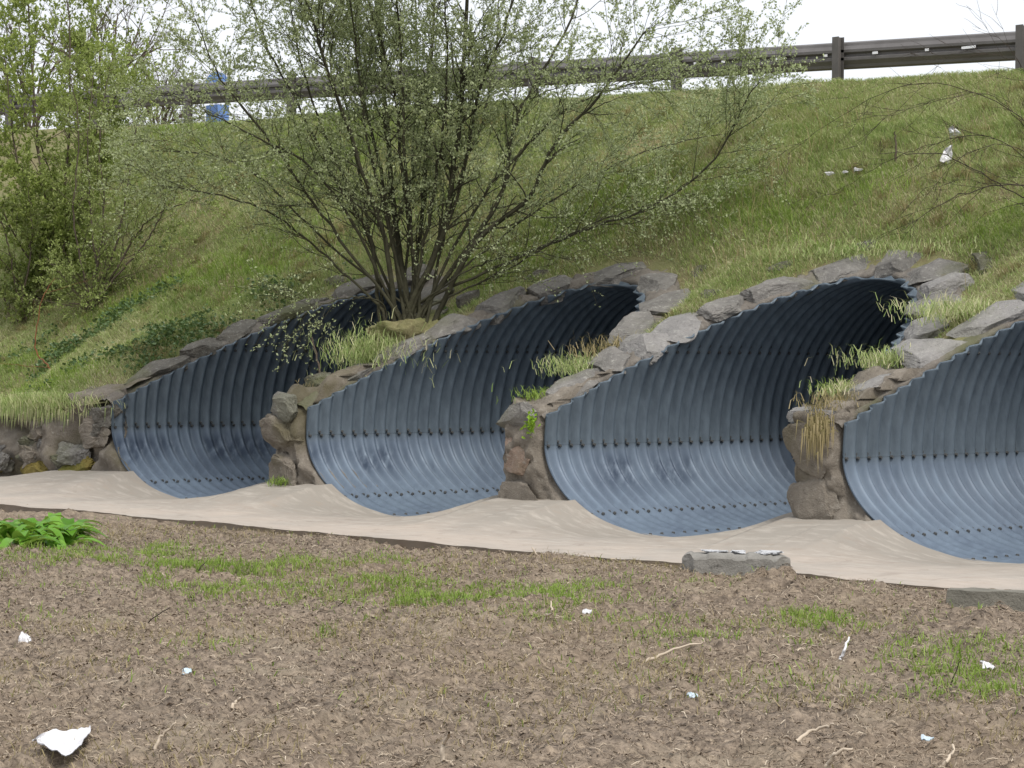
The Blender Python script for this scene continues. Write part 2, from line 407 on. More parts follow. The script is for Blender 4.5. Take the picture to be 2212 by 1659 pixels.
# road on top
rx = np.linspace(-300, 300, 61); ry = np.array([7.6, 16.5])
X, Y = np.meshgrid(rx, ry, indexing='ij'); Z = rail_top(X) - .63 + .02
tag(mesh('road', np.stack([X, Y, Z], -1).reshape(-1, 3), grid_faces(len(rx), 2), M['asphalt']), kind='structure')

# ---------------------------------------------------------------- ground + apron
def soil_h(x, y):
    n = fbm(x * .35, y * .35, 0, 3) * .05
    near = 1 - sstep(60, 100, np.hypot(x, y))
    c = fbm(x * 3.1, y * 3.1, 4.0, 4)
    cl = fbm(x * 9, y * 14, 9.0, 3)
    h = -.07 + near * (n + .026 * c + .034 * np.abs(cl) - .012 + .03 * np.abs(fbm(x * 13, y * 18, 12., 3)) + .02 * fbm(x * .8 + y * .8, (y - x) * 4.5, 2., 3))
    h = h + mound(x, y)
    f = sstep(-2.5, -2.24, y)                     # meets the slab a little below its top
    return h * (1 - f) + f * np.minimum(h, -.03 + .015 * c)
MB = at_z(1735, 1285, -.02); MB2 = at_z(1420, 1262, -.02); MB3 = at_z(2150, 1345, -.02)
def mound(x, y):
    r = 0
    for c, s, a in ((MB, .55, .14), (MB2, .55, .05), (MB3, .5, .07)):
        d2 = ((x - c[0]) ** 2 + ((y - c[1] + .15) * 1.5) ** 2) / s ** 2
        r = r + a * np.exp(-d2) * (1 + .7 * fbm(x * 6, y * 6, 3.0, 3))
    return r
gx = axis([(-1500, -300, 300), (-300, -40, 26), (-40, -12, 1.4), (-12, -6, .12), (-6, 13.5, .026), (13.5, 40, 1.2), (40, 300, 26), (300, 1500, 300)])
gy = axis([(-1500, -300, 300), (-300, -30, 27), (-30, -12, 1.2), (-12, -2.0, .024), (-2.0, 0.4, .3), (.4, 30, 4), (30, 300, 27), (300, 1500, 300)])
X, Y = np.meshgrid(gx, gy, indexing='ij'); Z = soil_h(X, Y)
Z = np.where(Y > -2.0, -.35, Z)
tag(mesh('ground', np.stack([X, Y, Z], -1).reshape(-1, 3), grid_faces(len(gx), len(gy)), M['soil'], smooth=True), kind='structure')

AX0, AX1 = -10.2, 9.5
ax_ = np.arange(AX0, AX1, .03)
def apron_back(x):
    yb = np.full_like(x, .12); zb = np.full_like(x, .20)
    for k in range(4):
        u = x - CX[k]; ins = np.abs(u) < A_ * .999
        zz = ZC - BB * np.sqrt(np.clip(1 - (u / A_) ** 2, 0, 1))
        use = ins & (zz < .205)
        ly = lip_y(k, u) * 1.0
        yb = np.where(ins, np.maximum(ly + .05, .05), yb); zb = np.where(use, zz + .012, zb)
    zb = zb - np.where(x < -7.2, .16 * sstep(-7.2, -9.0, x), 0)
    return yb, zb
tt = np.linspace(0, 1, 70)
yb, zb = apron_back(ax_)
yf = -2.22 + .03 * vnoise(ax_ * 1.3, ax_ * 0, 5.) + .012 * vnoise(ax_ * 9, ax_ * 0, 6.)
Y = yf[:, None] + (yb - yf)[:, None] * tt[None, :]; X = ax_[:, None] + 0 * Y
t4 = tt[None, :]
zf_ = -.015 + .0 * ax_
Z = zf_[:, None] * (1 - t4) + zb[:, None] * sstep(.42, 1, t4)
Z = Z + .010 * fbm(X * 1.5, Y * 1.5, 7., 3) * (1 - sstep(.8, 1, t4)) + .003 * fbm(X * 12, Y * 12, 7., 2) * (1 - sstep(.9, 1, t4))
V = np.stack([X, Y, Z], -1).reshape(-1, 3); n1 = len(ax_)
fr = np.stack([ax_, yf - .01, np.full_like(ax_, -.4)], -1); V = np.concatenate([V, fr])
i = np.arange(n1 - 1); Ff = np.stack([i * 70, n1 * 70 + i, n1 * 70 + i + 1, (i + 1) * 70], -1)
tag(mesh('apron', V, [grid_faces(n1, 70), Ff[:, ::-1]], M['apron'], smooth=True), kind='structure')

# ---------------------------------------------------------------- stones
def ico(sub=2):
    t = (1 + 5 ** .5) / 2
    v = [(-1, t, 0), (1, t, 0), (-1, -t, 0), (1, -t, 0), (0, -1, t), (0, 1, t), (0, -1, -t), (0, 1, -t), (t, 0, -1), (t, 0, 1), (-t, 0, -1), (-t, 0, 1)]
    f = [(0, 11, 5), (0, 5, 1), (0, 1, 7), (0, 7, 10), (0, 10, 11), (1, 5, 9), (5, 11, 4), (11, 10, 2), (10, 7, 6), (7, 1, 8), (3, 9, 4), (3, 4, 2), (3, 2, 6), (3, 6, 8), (3, 8, 9), (4, 9, 5), (2, 4, 11), (6, 2, 10), (8, 6, 7), (9, 8, 1)]
    v = [np.array(a, float) / np.linalg.norm(a) for a in v]
    for _ in range(sub):
        c, nf = {}, []
        def mid(a, b):
            key = (min(a, b), max(a, b))
            if key not in c: m = v[a] + v[b]; v.append(m / np.linalg.norm(m)); c[key] = len(v) - 1
            return c[key]
        for a, b, d in f:
            x, y, z = mid(a, b), mid(b, d), mid(d, a); nf += [(a, x, z), (b, y, x), (d, z, y), (x, y, z)]
        f = nf
    return np.array(v), np.array(f)
ICO, ICOF = ico(4)
def rock(c, e1, e2, n, a, b, h, seed, power=.45, rough=.07):
    """flattened squarish irregular stone, axes e1,e2 in the face, n outwards"""
    P = ICO.copy(); s = np.sign(P) * np.abs(P) ** power
    P = s / np.max(np.abs(s), 1, keepdims=True) * .55 + ICO * .5
    # facets
    rg = np.random.default_rng(seed)
    for _ in range(14):
        d = rg.normal(size=3); d /= np.linalg.norm(d); lim = rg.uniform(.62, .9)
        q = P @ d; P = P - np.outer(np.maximum(q - lim, 0), d)
    P = P * (1 + rough * fbm(P[:, 0] * 1.6 + seed, P[:, 1] * 1.6, P[:, 2] * 1.6, 5)[:, None] + .3 * rough * fbm(P[:, 0] * 9 + seed, P[:, 1] * 9, P[:, 2] * 9, 3)[:, None])
    P[:, 0] += .14 * P[:, 1] * rg.uniform(-1, 1)
    return c + np.outer(P[:, 0] * a, e1) + np.outer(P[:, 1] * b, e2) + np.outer(P[:, 2] * h, n)

slope_n = np.array([0, -SL, 1.0]); slope_n /= np.linalg.norm(slope_n)
slope_t = np.array([0, 1, SL]); slope_t /= np.linalg.norm(slope_t)
def edge_pt(k, th):
    u, z = prof(th); y = max(0., (float(z) - ZSTEP) / SL); z = max(float(z), ZSTEP) if False else float(z)
    return np.array([CX[k] + float(u), y, z])
CL = ['mossy grey stone collar around the far left culvert mouth, half hidden by leaves',
      'flat grey stone collar over the second culvert, below the bush roots',
      'arch of large pale grey stones set in mortar over the widest culvert',
      'big grey stone blocks edging the culvert cut off at the right of the photo']
for k in range(4):
    t = thing('stone_collar', CL[k], 'stonework', (CX[k], 0, ZSTEP), 'stone collars round the culvert mouths')
    th = np.linspace(R(171.15), R(8.85), 260)
    P0 = np.array([edge_pt(k, a) for a in th]); P0[:, 1] = np.maximum((P0[:, 2] - ZSTEP) / SL, 0) + mskew(P0[:, 0] - CX[k])
    WB = (.42, .42, .50, .46)[k]
    T = np.gradient(P0, axis=0); T /= np.linalg.norm(T, axis=1)[:, None] + 1e-9
    O = np.cross(slope_n[None, :], T); O *= np.sign((O[:, :1] * (P0[:, :1] - CX[k])) + O[:, 1:2] * 2 * (np.abs(P0[:, :1] - CX[k]) < .5) + 1e-6)
    O = O / (np.linalg.norm(O, axis=1)[:, None] + 1e-9)
    dn = np.linspace(0, 1, 16); gapw = np.clip((PITCH / 2 - np.abs(P0[:, 0] - CX[k])) / np.maximum(np.abs(O[:, 0]), .05), .05, WB)
    wd = np.minimum(gapw, WB + .06 * vnoise(th * 7, th * 0, k * 3.))
    offs = np.concatenate([[-0.0], dn])
    Vs = []
    for j, q in enumerate(np.concatenate([[0], dn])):
        lift = -.25 if j == 0 else (.0 + .025 * math.sin(math.pi * min(q * 1.1 + .1, 1)) - (.12 if q > .93 else 0))
        if j == 0:
            Vs.append(P0 + O * .035 + np.array([0, .45, 0])); continue
        p = P0 + O * (wd * q + .03)[:, None] + slope_n * (lift - .03 * (q == 0))
        p = p + O * .012 + slope_n[None, :] * (.035 * (fbm(p[:, 0] * 5, p[:, 1] * 5, 3. + k, 4) + .5 * fbm(p[:, 0] * 22, p[:, 1] * 22, 3. + k, 3)))[:, None] * (0.15 + .85 * min(1, q * 3))
        Vs.append(p)
    V = np.stack(Vs, 1).reshape(-1, 3)
    part('mortar_bed', V, grid_faces(len(th), 17), M['mortar'], t, True)
    # stones along the edge
    seg = np.concatenate([[0], np.cumsum(np.linalg.norm(np.diff(P0, axis=0), axis=1))]); s = .35; si = 0
    rg = np.random.default_rng(40 + k)
    lead = {0: .62, 1: .55, 2: .46, 3: .56}[k]
    while s < seg[-1] - .3:
        L = rg.uniform(.75, 1.25) * lead
        m = np.interp(s + L / 2, seg, np.arange(len(th))); mi = int(m)
        wdm = min(wd[mi], .6)
        h2 = (wdm - .03) / 2 * rg.uniform(.82, 1.05)
        c = P0[mi] + O[mi] * (.07 + h2) + slope_n * (.012)
        if wdm > .22:
            mt = M['stone'] if k in (1, 3) else M['stone3'] if k == 0 else (M['stone'], M['stone2'])[int(rg.random() < .45)]
            if k == 3: mt = M['stone2'] if s < 2.2 else M['stone']
            V = rock(c, T[mi], O[mi], slope_n, L * .58, h2 * 1.38, .105 * rg.uniform(.8, 1.25), 100 * k + si)
            part('stone', V, ICOF, mt, t, False)
        s += L * .97; si += 1
    # second, broken outer course above the crown
    for j in range(5 if k != 0 else 4):
        if k == 3: continue
        th2 = R([128, 113, 97, 82, 66][j]); m = int(np.interp(-th2, -th, np.arange(len(th))))
        c = P0[m] + O[m] * rg.uniform(.66, .80) + slope_n * .02
        V = rock(c, T[m], O[m], slope_n, rg.uniform(.14, .24), rg.uniform(.10, .15), .09, 900 + 10 * k + j)
        if rg.random() < .8: part('stone', V, ICOF, M['stone3'], t, False)

def pier(k, label, group=None, kind=0):
    """masonry between pipe k-1 and pipe k; k=0 / 4 are end abutments"""
    xl_c = CX[k - 1] if k > 0 else None; xr_c = CX[k] if k < 4 else None
    nz, nx, ny = 40, 26, 26
    def lim(z):
        h = A_ * np.sqrt(np.clip(1 - ((z - ZC) / np.where(z > ZC, BT, BB)) ** 2, 0, 1)) + .028
        return xl_c + h, xr_c - h
    t = thing('stone_pier', label, 'pier', ((xl_c + xr_c) / 2, 0, .1), group)
    top = {1: .97, 2: 1.03, 3: 1.05}[k]; rows = []
    path = [(-.06, z) for z in np.linspace(-.05, top - .07, nz)] + [(-.03, top - .03), (.03, top)] + [(y, top + SL * y * .93) for y in np.linspace(.1, .75, ny)]
    for (y, z) in path:
        zz = min(max(z, .0), ZSTEP + .35) if y <= 0.0 else ZSTEP + SL * max(y, 0)
        zz = min(zz, 1.6)
        if z < .16: zz = .16
        l, r = lim(np.array(zz)); tt_ = np.linspace(0, 1, nx)
        l = xl_c + (max(l - xl_c, A_ * .985 + .03) if zz < ZC + .05 else l - xl_c)
        rows.append(np.stack([l + (r - l) * tt_, np.full(nx, y), np.full(nx, z)], -1))
    G = np.array(rows)
    G[..., 2] -= SL * MSK * (1 - np.linspace(0, 1, nx))[None, :] * sstep(0, .4, G[..., 1])
    # rounding of the vertical arrises
    tx = np.linspace(-1, 1, nx); G[..., 1] += (.10 * np.abs(tx) ** 5)[None, :] * (G[..., 1] < 0.05)
    amp = {1: .12, 2: .075, 3: .085}[k]
    N = fbm(G[..., 0] * 3 + k * 9, G[..., 2] * 3, G[..., 1] * 3, 4)
    N2 = fbm(G[..., 0] * 14 + k * 9, G[..., 2] * 14, G[..., 1] * 14, 3)
    fr = (G[..., 1] < .1)[..., None]
    G = G + np.where(fr, np.array([0, -1, .0]), np.array([0, 0, 1.0])) * (amp * N + .02 * N2)[..., None]
    edge = np.minimum(tx + 1, 1 - tx)[None, :]
    G[..., 0] += .03 * np.abs(vnoise(G[..., 2] * 5, G[..., 1] * 5, 3. + k)) * (edge < .3) * -np.sign(tx)[None, :]
    # side cheeks going back along the pipes
    V = G.reshape(-1, 3); nn = len(rows)
    base = len(V); L_ = G[:, 0] + [0, .95, 0]; Rr = G[:, -1] + [0, .6, 0]
    V = np.concatenate([V, L_, Rr]); i = np.arange(nn - 1)
    F1 = np.stack([i * nx, base + i, base + i + 1, (i + 1) * nx], -1)
    F2 = np.stack([i * nx + nx - 1, (i + 1) * nx + nx - 1, base + nn + i + 1, base + nn + i], -1)
    part('pier_body', V, [grid_faces(nn, nx), F1, F2], M['pier'], t, True)
    xm = (xl_c + xr_c) / 2; fy = np.array([1, 0, 0.]); fz = np.array([0, 0, 1.]); fn = np.array([0, -1, 0.])
    spec = {2: ((.0, .20, .25, .17, .05, 'pier'), (-.03, .56, .23, .19, .05, 'redstone'), (0, .93, .29, .13, .07, 'stone')),
            3: ((.0, .27, .27, .26, .05, 'pier'), (-.02, .72, .26, .20, .05, 'pier'), (-.03, 1.0, .26, .07, .08, 'stone2')),
            1: ((-.03, .30, .25, .22, .09, 'pier'), (-.05, .66, .27, .18, .09, 'pier'), (-.02, .95, .27, .16, .09, 'stone'), (.03, 1.16, .22, .13, .08, 'stone3'))}[kind]
    for q, (dx, z, a, b, hh, m_) in enumerate(spec):
        part('stone', rock(np.array([xm + dx, -.045 + max(0, (z - .97)) * 2.0, z]), fy, fz, fn, a, b, hh, q * 17 + kind * 5, power=.3, rough=.09 if kind > 1 else .16), ICOF, M[m_], t, False)
G_ = 'stone piers between the culvert mouths'
pier(1, 'rounded lumpy grey pier between the far left culvert and the next one', G_, 1)
pier(2, 'square topped brown pier with a reddish stone patch, left of the widest culvert', G_, 2)
pier(3, 'tall pier with dry grass hanging down its face, right of the widest culvert', G_, 3)

def wing(x0, x1, label):
    t = thing('wing_wall', label, 'wall', ((x0 + x1) / 2, 0, 0))
    n = 110; xs = np.linspace(x0, x1, n); rows = []
    top = zfront(xs) + .08
    for j, q in enumerate(np.linspace(0, 1, 34)):
        y = np.full(n, -.06) + .18 * q; z = -.15 + (top + .15) * q
        xx = xs
        if x1 < 0:
            e = CX[0] - A_ * np.sqrt(np.clip(1 - ((z - ZC) / np.where(z > ZC, BT, BB)) ** 2, 0, 1)) + .0
            e = np.minimum(e, -6.25); xx = xs + (e - x1) * sstep(x1 - .8, x1, xs)
        rows.append(np.stack([xx, y, z], -1))
    for q in np.linspace(.05, .5, 10): rows.append(np.stack([xs, .12 + q + 0 * xs, top + SL * q * .8 + .04], -1))
    G = np.array(rows)
    N = fbm(G[..., 0] * 2.6, G[..., 2] * 3.2, G[..., 1] * 3, 5)
    G[..., 1] -= .16 * N * (np.arange(44) < 34)[:, None]; G[..., 2] += .05 * N
    part('wall_body', G.reshape(-1, 3), grid_faces(44, n), M['pier'], t, True)
    rg = np.random.default_rng(int(abs(x0) * 10))
    for j in range(24):
        x = rg.uniform(x0 + .2, x1 - .2); z = rg.uniform(.1, .85) * float(zfront(np.array([x]))[0]); a = rg.uniform(.14, .3)
        part('stone', rock(np.array([x, -.05 + .1 * z, z + (.2 * z if j % 4 == 3 else 0)]), np.array([1, 0, 0.]), np.array([0, 0, 1.]), np.array([0, -1, 0.]), a, a * .6, .11, 500 + j, rough=.22), ICOF, M[['pier', 'stone', 'stone3', 'moss'][j % 4]], t, False)
wing(-11.2, -6.60 + .02, 'low rubble wing wall with orange moss, left of the far culvert')
wing(6.08, 9.6, 'rubble wing wall beyond the right hand culvert')

# ---------------------------------------------------------------- plants helpers
def tubes(lines, sides=5):
    """lines: list of (pts (n,3), radii (n,))"""
    VV, FF, b = [], [], 0
    for P, r in lines:
        P = np.asarray(P); r = np.asarray(r); n = len(P)
        if n < 2: continue
        s = sides if r[0] > .006 else 3
        T = np.gradient(P, axis=0); T /= np.linalg.norm(T, axis=1)[:, None] + 1e-9
        ref = np.array([.31, .2, .93]) if abs(T[0][2]) < .9 else np.array([1., .1, 0])
        A = np.cross(T, ref); A /= np.linalg.norm(A, axis=1)[:, None] + 1e-9; B = np.cross(T, A)
        an = np.arange(s) * 2 * np.pi / s
        ring = P[:, None] + r[:, None, None] * (A[:, None] * np.cos(an)[None, :, None] + B[:, None] * np.sin(an)[None, :, None])
        VV.append(ring.reshape(-1, 3))
        i = np.arange(n - 1)[:, None] * s; j = np.arange(s)[None, :]; jn = (j + 1) % s
        FF.append(np.stack([b + i + j, b + i + jn, b + i + s + jn, b + i + s + j], -1).reshape(-1, 4))
        b += n * s
    return np.concatenate(VV), np.concatenate(FF)
def leaves(P, Dr, L, Wd, rg, droop=0.0):
    """one folded diamond leaf (2 quads... 6 verts) per point"""
    n = len(P); Dr = Dr / (np.linalg.norm(Dr, axis=1)[:, None] + 1e-9)
    rnd = rg.normal(size=(n, 3)); S = np.cross(Dr, rnd); S /= np.linalg.norm(S, axis=1)[:, None] + 1e-9
    N = np.cross(S, Dr); L = L[:, None]; Wd = Wd[:, None]
    a = P; m1 = P + Dr * L * .5 + S * Wd - N * 0.0; m2 = P + Dr * L * .5 - S * Wd; c = P + Dr * L * .5 - N * Wd * .35; e = P + Dr * L - N * L * .15
    V = np.stack([a, m1, e, m2, c], 1).reshape(-1, 3); b = np.arange(n)[:, None] * 5
    F = np.concatenate([b + np.array([[0, 1, 4]]), b + np.array([[1, 2, 4]]), b + np.array([[2, 3, 4]]), b + np.array([[3, 0, 4]])])
    return V, F
def grow(lines, leafs, p, d, L, r, lev, rg, cfg):
    n = max(4, int(L / cfg['step'])); P = [np.array(p)]; d = np.array(d, float); d /= np.linalg.norm(d)
    for i in range(n):
        d = d + rg.normal(size=3) * cfg['wig'] + np.array([0, 0, 1]) * cfg['trop']; d /= np.linalg.norm(d)
        P.append(P[-1] + d * L / n)
    P = np.array(P); rr = np.linspace(r, r * .35, n + 1); lines.append((P, rr))
    sprout(lines, leafs, P, rr, L, lev, rg, cfg)
def sprout(lines, leafs, P, rr, L, lev, rg, cfg):
    n = len(P) - 1
    if lev < cfg['levels']:
        cnt = int(L * cfg['dens'][lev] * rg.uniform(.8, 1.2) + .5); start = cfg['start'][lev]
        for _ in range(cnt):
            u = rg.uniform(start, 1) * n; i = min(int(u), n - 1); q = P[i] + (P[i + 1] - P[i]) * (u - i)
            t = P[i + 1] - P[i]; t /= np.linalg.norm(t) + 1e-9
            s = rg.normal(size=3); s -= t * (s @ t); s /= np.linalg.norm(s)
            ang = rg.uniform(*cfg['ang']); dd = t * math.cos(ang) + s * math.sin(ang)
            grow(lines, leafs, q, dd, rg.uniform(*cfg['len'][lev]) * ((.45 + .7 * u / n) if cfg.get('outer') and lev == 0 else (1.15 - .5 * u / n)), max(.0022, rr[i] * cfg['rr']), lev + 1, rg, cfg)
    if lev >= cfg['leaflev']:
        cnt = int(L * cfg['leafd'] * (.28 + .72 * float(sstep(2.6, 3.6, P[0][2])) if cfg.get('sparse') else 1))
        for _ in range(cnt):
            u = rg.uniform(.1, 1) * n; i = min(int(u), n - 1); q = P[i] + (P[i + 1] - P[i]) * (u - i)
            t = P[i + 1] - P[i]; t /= np.linalg.norm(t) + 1e-9
            for _k in range(cfg.get('clump', 1)):
                leafs.append(np.concatenate([q + rg.normal(size=3) * .008, t * .6 + rg.normal(size=3) * .6 + [0, 0, .25]]))
def smooth_path(P, n=24):
    P = np.asarray(P, float); u = np.linspace(0, len(P) - 1, n); o = []
    for a in u:
        i = min(int(a), len(P) - 2); f = a - i
        p0 = P[max(i - 1, 0)]; p1 = P[i]; p2 = P[i + 1]; p3 = P[min(i + 2, len(P) - 1)]
        o.append(.5 * ((2 * p1) + (-p0 + p2) * f + (2 * p0 - 5 * p1 + 4 * p2 - p3) * f * f + (-p0 + 3 * p1 - 3 * p2 + p3) * f ** 3))
    return np.array(o)

def bush(name, label, cat, base, stems, cfg, bark, leaf, rg, base_depth, spread=1.4, leafsize=(.03, .05), lw=.32, group=None, sides=6, rs=1.0):
    """stems: [(r0, [(px,py)...], depth_at_tip or None)]"""
    t = thing(name, label, cat, tuple(base), group)
    lines, lf = [], []
    for r0, pts, dz in stems:
        if dz is None: dz = rg.uniform(-spread, spread)
        n = len(pts); Q = [at_depth(x, y, base_depth + dz * (i / (n - 1)) ** 1.2) for i, (x, y) in enumerate(pts)]
        Q[0] = np.array(base) + rg.normal(size=3) * [.07, .07, .0] + (Q[0] - at_depth(*pts[0], base_depth)) if False else Q[0] * .9 + (np.array(base) + rg.normal(size=3) * [.12, .12, 0]) * .1
        Q[0] = Q[0] + rt * rg.uniform(-.17, .17) * (r0 > .015); Q.insert(0, Q[0] * .8 + np.array(base) * .2 - [0, 0, .16])
        P = smooth_path(Q, 34); L = np.sum(np.linalg.norm(np.diff(P, axis=0), axis=1))
        P[3:] += rg.normal(size=(31, 3)) * .008
        rr = np.linspace(1, .0, 34) ** .8 * (r0 - r0 * .22) + r0 * .22; rr = rr * rs; lines.append((P, rr))
        sprout(lines, lf, P, rr, L, 0, rg, cfg)
    V, Fc = tubes(lines, sides); part('trunk', V, Fc, bark, t, True)
    if lf and leaf:
        lf = np.array(lf); n = len(lf); ls = rg.uniform(*leafsize, n)
        V, Fc = leaves(lf[:, :3], lf[:, 3:], ls, ls * lw, rg); part('crown', V, Fc, leaf, t, False)
        print(name, 'leaves', n, 'branches', len(lines))
    return t

# ---------------------------------------------------------------- the big willow bush
base = np.array([-3.62, 1.50, 1.72])
BD = float((base - EYE) @ f1)
ST = [
 (.048, [(872, 680), (842, 560), (800, 420), (745, 260), (700, 130), (655, -20), (600, -220)], None),
 (.030, [(855, 670), (735, 520), (630, 370), (540, 250), (470, 160), (420, 40)], None),
 (.055, [(866, 680), (855, 480), (835, 250), (822, 60), (815, -140), (800, -380)], None),
 (.040, [(880, 680), (872, 400), (850, 180), (795, 0), (760, -200)], None),
 (.060, [(905, 670), (950, 520), (985, 320), (1000, 150), (1010, -60), (1030, -300)], None),
 (.045, [(915, 670), (990, 560), (1080, 430), (1110, 280), (1160, 170), (1240, 30), (1280, -150)], None),
 (.048, [(925, 665), (1030, 520), (1140, 430), (1200, 310), (1300, 200), (1400, 60)], None),
 (.020, [(935, 655), (1060, 600), (1200, 520), (1340, 460), (1450, 430)], -1.2),
 (.036, [(885, 670), (880, 420), (868, 200), (860, 0), (850, -200)], -.8),
 (.034, [(870, 670), (830, 400), (780, 180), (770, -50), (765, -250)], .9),
 (.034, [(898, 670), (940, 400), (965, 180), (960, -60)], -.9),
 (.030, [(908, 670), (975, 430), (1050, 240), (1075, 60), (1085, -120)], 1.2),
 (.028, [(860, 670), (770, 450), (690, 260), (640, 90), (610, -100)], -.7),
 (.030, [(935, 645), (1080, 575), (1250, 500), (1400, 450), (1540, 350), (1600, 240), (1640, 170)], -.8),
 (.026, [(845, 660), (720, 570), (600, 470), (470, 420), (340, 400)], None),
 (.030, [(838, 650), (760, 480), (660, 350), (540, 290), (440, 240)], None),
 (.042, [(900, 670), (915, 420), (925, 200), (940, -40), (950, -300)], None),
 (.036, [(905, 665), (990, 420), (1030, 220), (1100, 30), (1150, -160)], None),
 (.016, [(845, 655), (780, 640), (700, 655), (640, 690)], -1.3),
 (.034, [(850, 665), (800, 510), (720, 380), (640, 220), (560, 60), (520, -120)], None),
 (.030, [(890, 670), (890, 350), (900, 120), (890, -150)], 1.6),
 (.030, [(910, 670), (1020, 460), (1150, 300), (1250, 220), (1380, 180), (1480, 170)], None),
 (.018, [(925, 660), (1020, 580), (1120, 550), (1200, 560)], -1.),
 (.024, [(850, 660), (700, 520), (560, 380), (420, 330), (300, 330)], .8),
 (.026, [(860, 665), (780, 400), (740, 200), (700, 40), (690, -160)], 1.3),
 (.022, [(920, 660), (1100, 500), (1280, 380), (1420, 320), (1560, 290)], 1.0),
 (.03, [(875, 670), (800, 330), (770, 120), (740, -120)], -1.),
]
cfg = dict(step=.07, wig=.10, trop=.012, levels=3, dens=[7.0, 8.0, 5.0], start=[.30, .15, .1], len=[(.45, 1.05), (.25, .6), (.12, .3)], outer=1, ang=(.35, .95), rr=.42, leaflev=2, leafd=76, clump=1, sparse=1)
bush('willow_bush', 'large multi-stemmed bush with pale new leaves, growing above the two left culverts', 'bush', base, ST, cfg, M['bark'], M['willow'], np.random.default_rng(11), BD, 1.7, (.015, .038), .30, rs=.68)
wb = bpy.data.objects['willow_bush']
part('root_mound', rock(base + [.0, .1, -.22], np.array([1, 0, 0.]), np.array([0, 1, 0.]), up, .40, .55, .34, 5, power=.8, rough=.22), ICOF, M['turf'], wb, True)

# ---------------------------------------------------------------- hedge plants at the left
def bank_at(px, py, guess=28.0):
    z = np.linspace(12, 45, 1500); P = EYE + ray(px, py)[None] * z[:, None]
    h = bank_h(P[:, 0], P[:, 1]); ok = np.where((P[:, 2] < h) & (P[:, 1] > 0))[0]
    return P[ok[0]] if len(ok) else at_depth(px, py, guess)
def bushpx(name, label, bpx, stems, cfg, bark, leaf, seed, **k):
    b = bank_at(*bpx); return bush(name, label, 'bush', b, stems, cfg, bark, leaf, np.random.default_rng(seed), float((b - EYE) @ f1), **k)
cfgL = dict(step=.08, wig=.10, trop=.02, levels=3, dens=[8, 8, 6], start=[.12, .1, .1], len=[(.35, .9), (.2, .5), (.1, .25)], ang=(.4, 1.0), rr=.4, leaflev=2, leafd=34, clump=1)
bushpx('elder_bush', 'tall yellow green leafy bush at the left edge of the photo', (110, 640),
       [(.03, [(110, 630), (100, 450), (80, 300), (70, 150), (60, -20)], .3), (.025, [(110, 630), (140, 420), (150, 240), (150, 60), (140, -60)], None), (.025, [(105, 630), (60, 460), (30, 300), (10, 120)], None),
        (.02, [(115, 630), (170, 470), (200, 330), (215, 200), (200, 90)], None), (.02, [(100, 630), (40, 520), (-20, 400), (-60, 250)], None), (.02, [(110, 630), (120, 500), (100, 350), (50, 200), (20, 50)], None), (.02, [(110, 620), (180, 400), (230, 260), (260, 180)], None)],
       dict(cfgL, leafd=75), M['bark_pale'], M['elder'], 5, spread=.8, leafsize=(.04, .075), lw=.24, sides=5)
bushpx('hazel_bush', 'thin grey stemmed bush with a bent forked stem, right of the yellow green bush', (200, 672),
       [(.022, [(195, 665), (240, 600), (285, 520), (330, 470), (420, 430)], -.3), (.018, [(205, 665), (250, 600), (310, 530), (340, 480), (400, 380)], -.5), (.02, [(190, 660), (200, 500), (190, 330), (200, 160)], None), (.02, [(200, 660), (225, 480), (215, 300), (240, 130)], None),
        (.018, [(210, 660), (262, 480), (290, 300), (320, 150)], None), (.018, [(195, 660), (160, 480), (170, 300), (150, 140)], None), (.014, [(200, 670), (170, 655), (140, 660)], -.2)],
       dict(cfgL, leafd=60, dens=[7, 7, 5]), M['bark_pale'], M['hazel'], 6, spread=.8, leafsize=(.025, .045), lw=.3, sides=5)
bushpx('hawthorn_bush', 'dark leaved low bush in the bottom of the left hedge', (40, 700),
       [(.02, [(40, 690), (30, 600), (10, 500), (-30, 420)], None), (.018, [(42, 690), (60, 590), (70, 500), (60, 400)], None), (.016, [(40, 690), (90, 620), (130, 560), (150, 480)], None), (.016, [(38, 690), (0, 620), (-40, 560)], None), (.014, [(45, 690), (110, 650), (150, 600)], None)],
       dict(cfgL, len=[(.3, .6), (.2, .4), (.1, .2)], leafd=70), M['bark_pale'], M['hawthorn'], 8, spread=.6, leafsize=(.03, .05), lw=.35, sides=5)
b = bank_at(112, 800)
bush('bramble_cane', 'bare rusty orange cane sticking out of the ivy below the left bushes', 'plant', b, [(.012, [(108, 795), (75, 745), (95, 640), (120, 600)], 0)],
     dict(cfgL, levels=1, dens=[2, 0, 0], leaflev=9), M['redstem'], None, np.random.default_rng(3), float((b - EYE) @ f1))
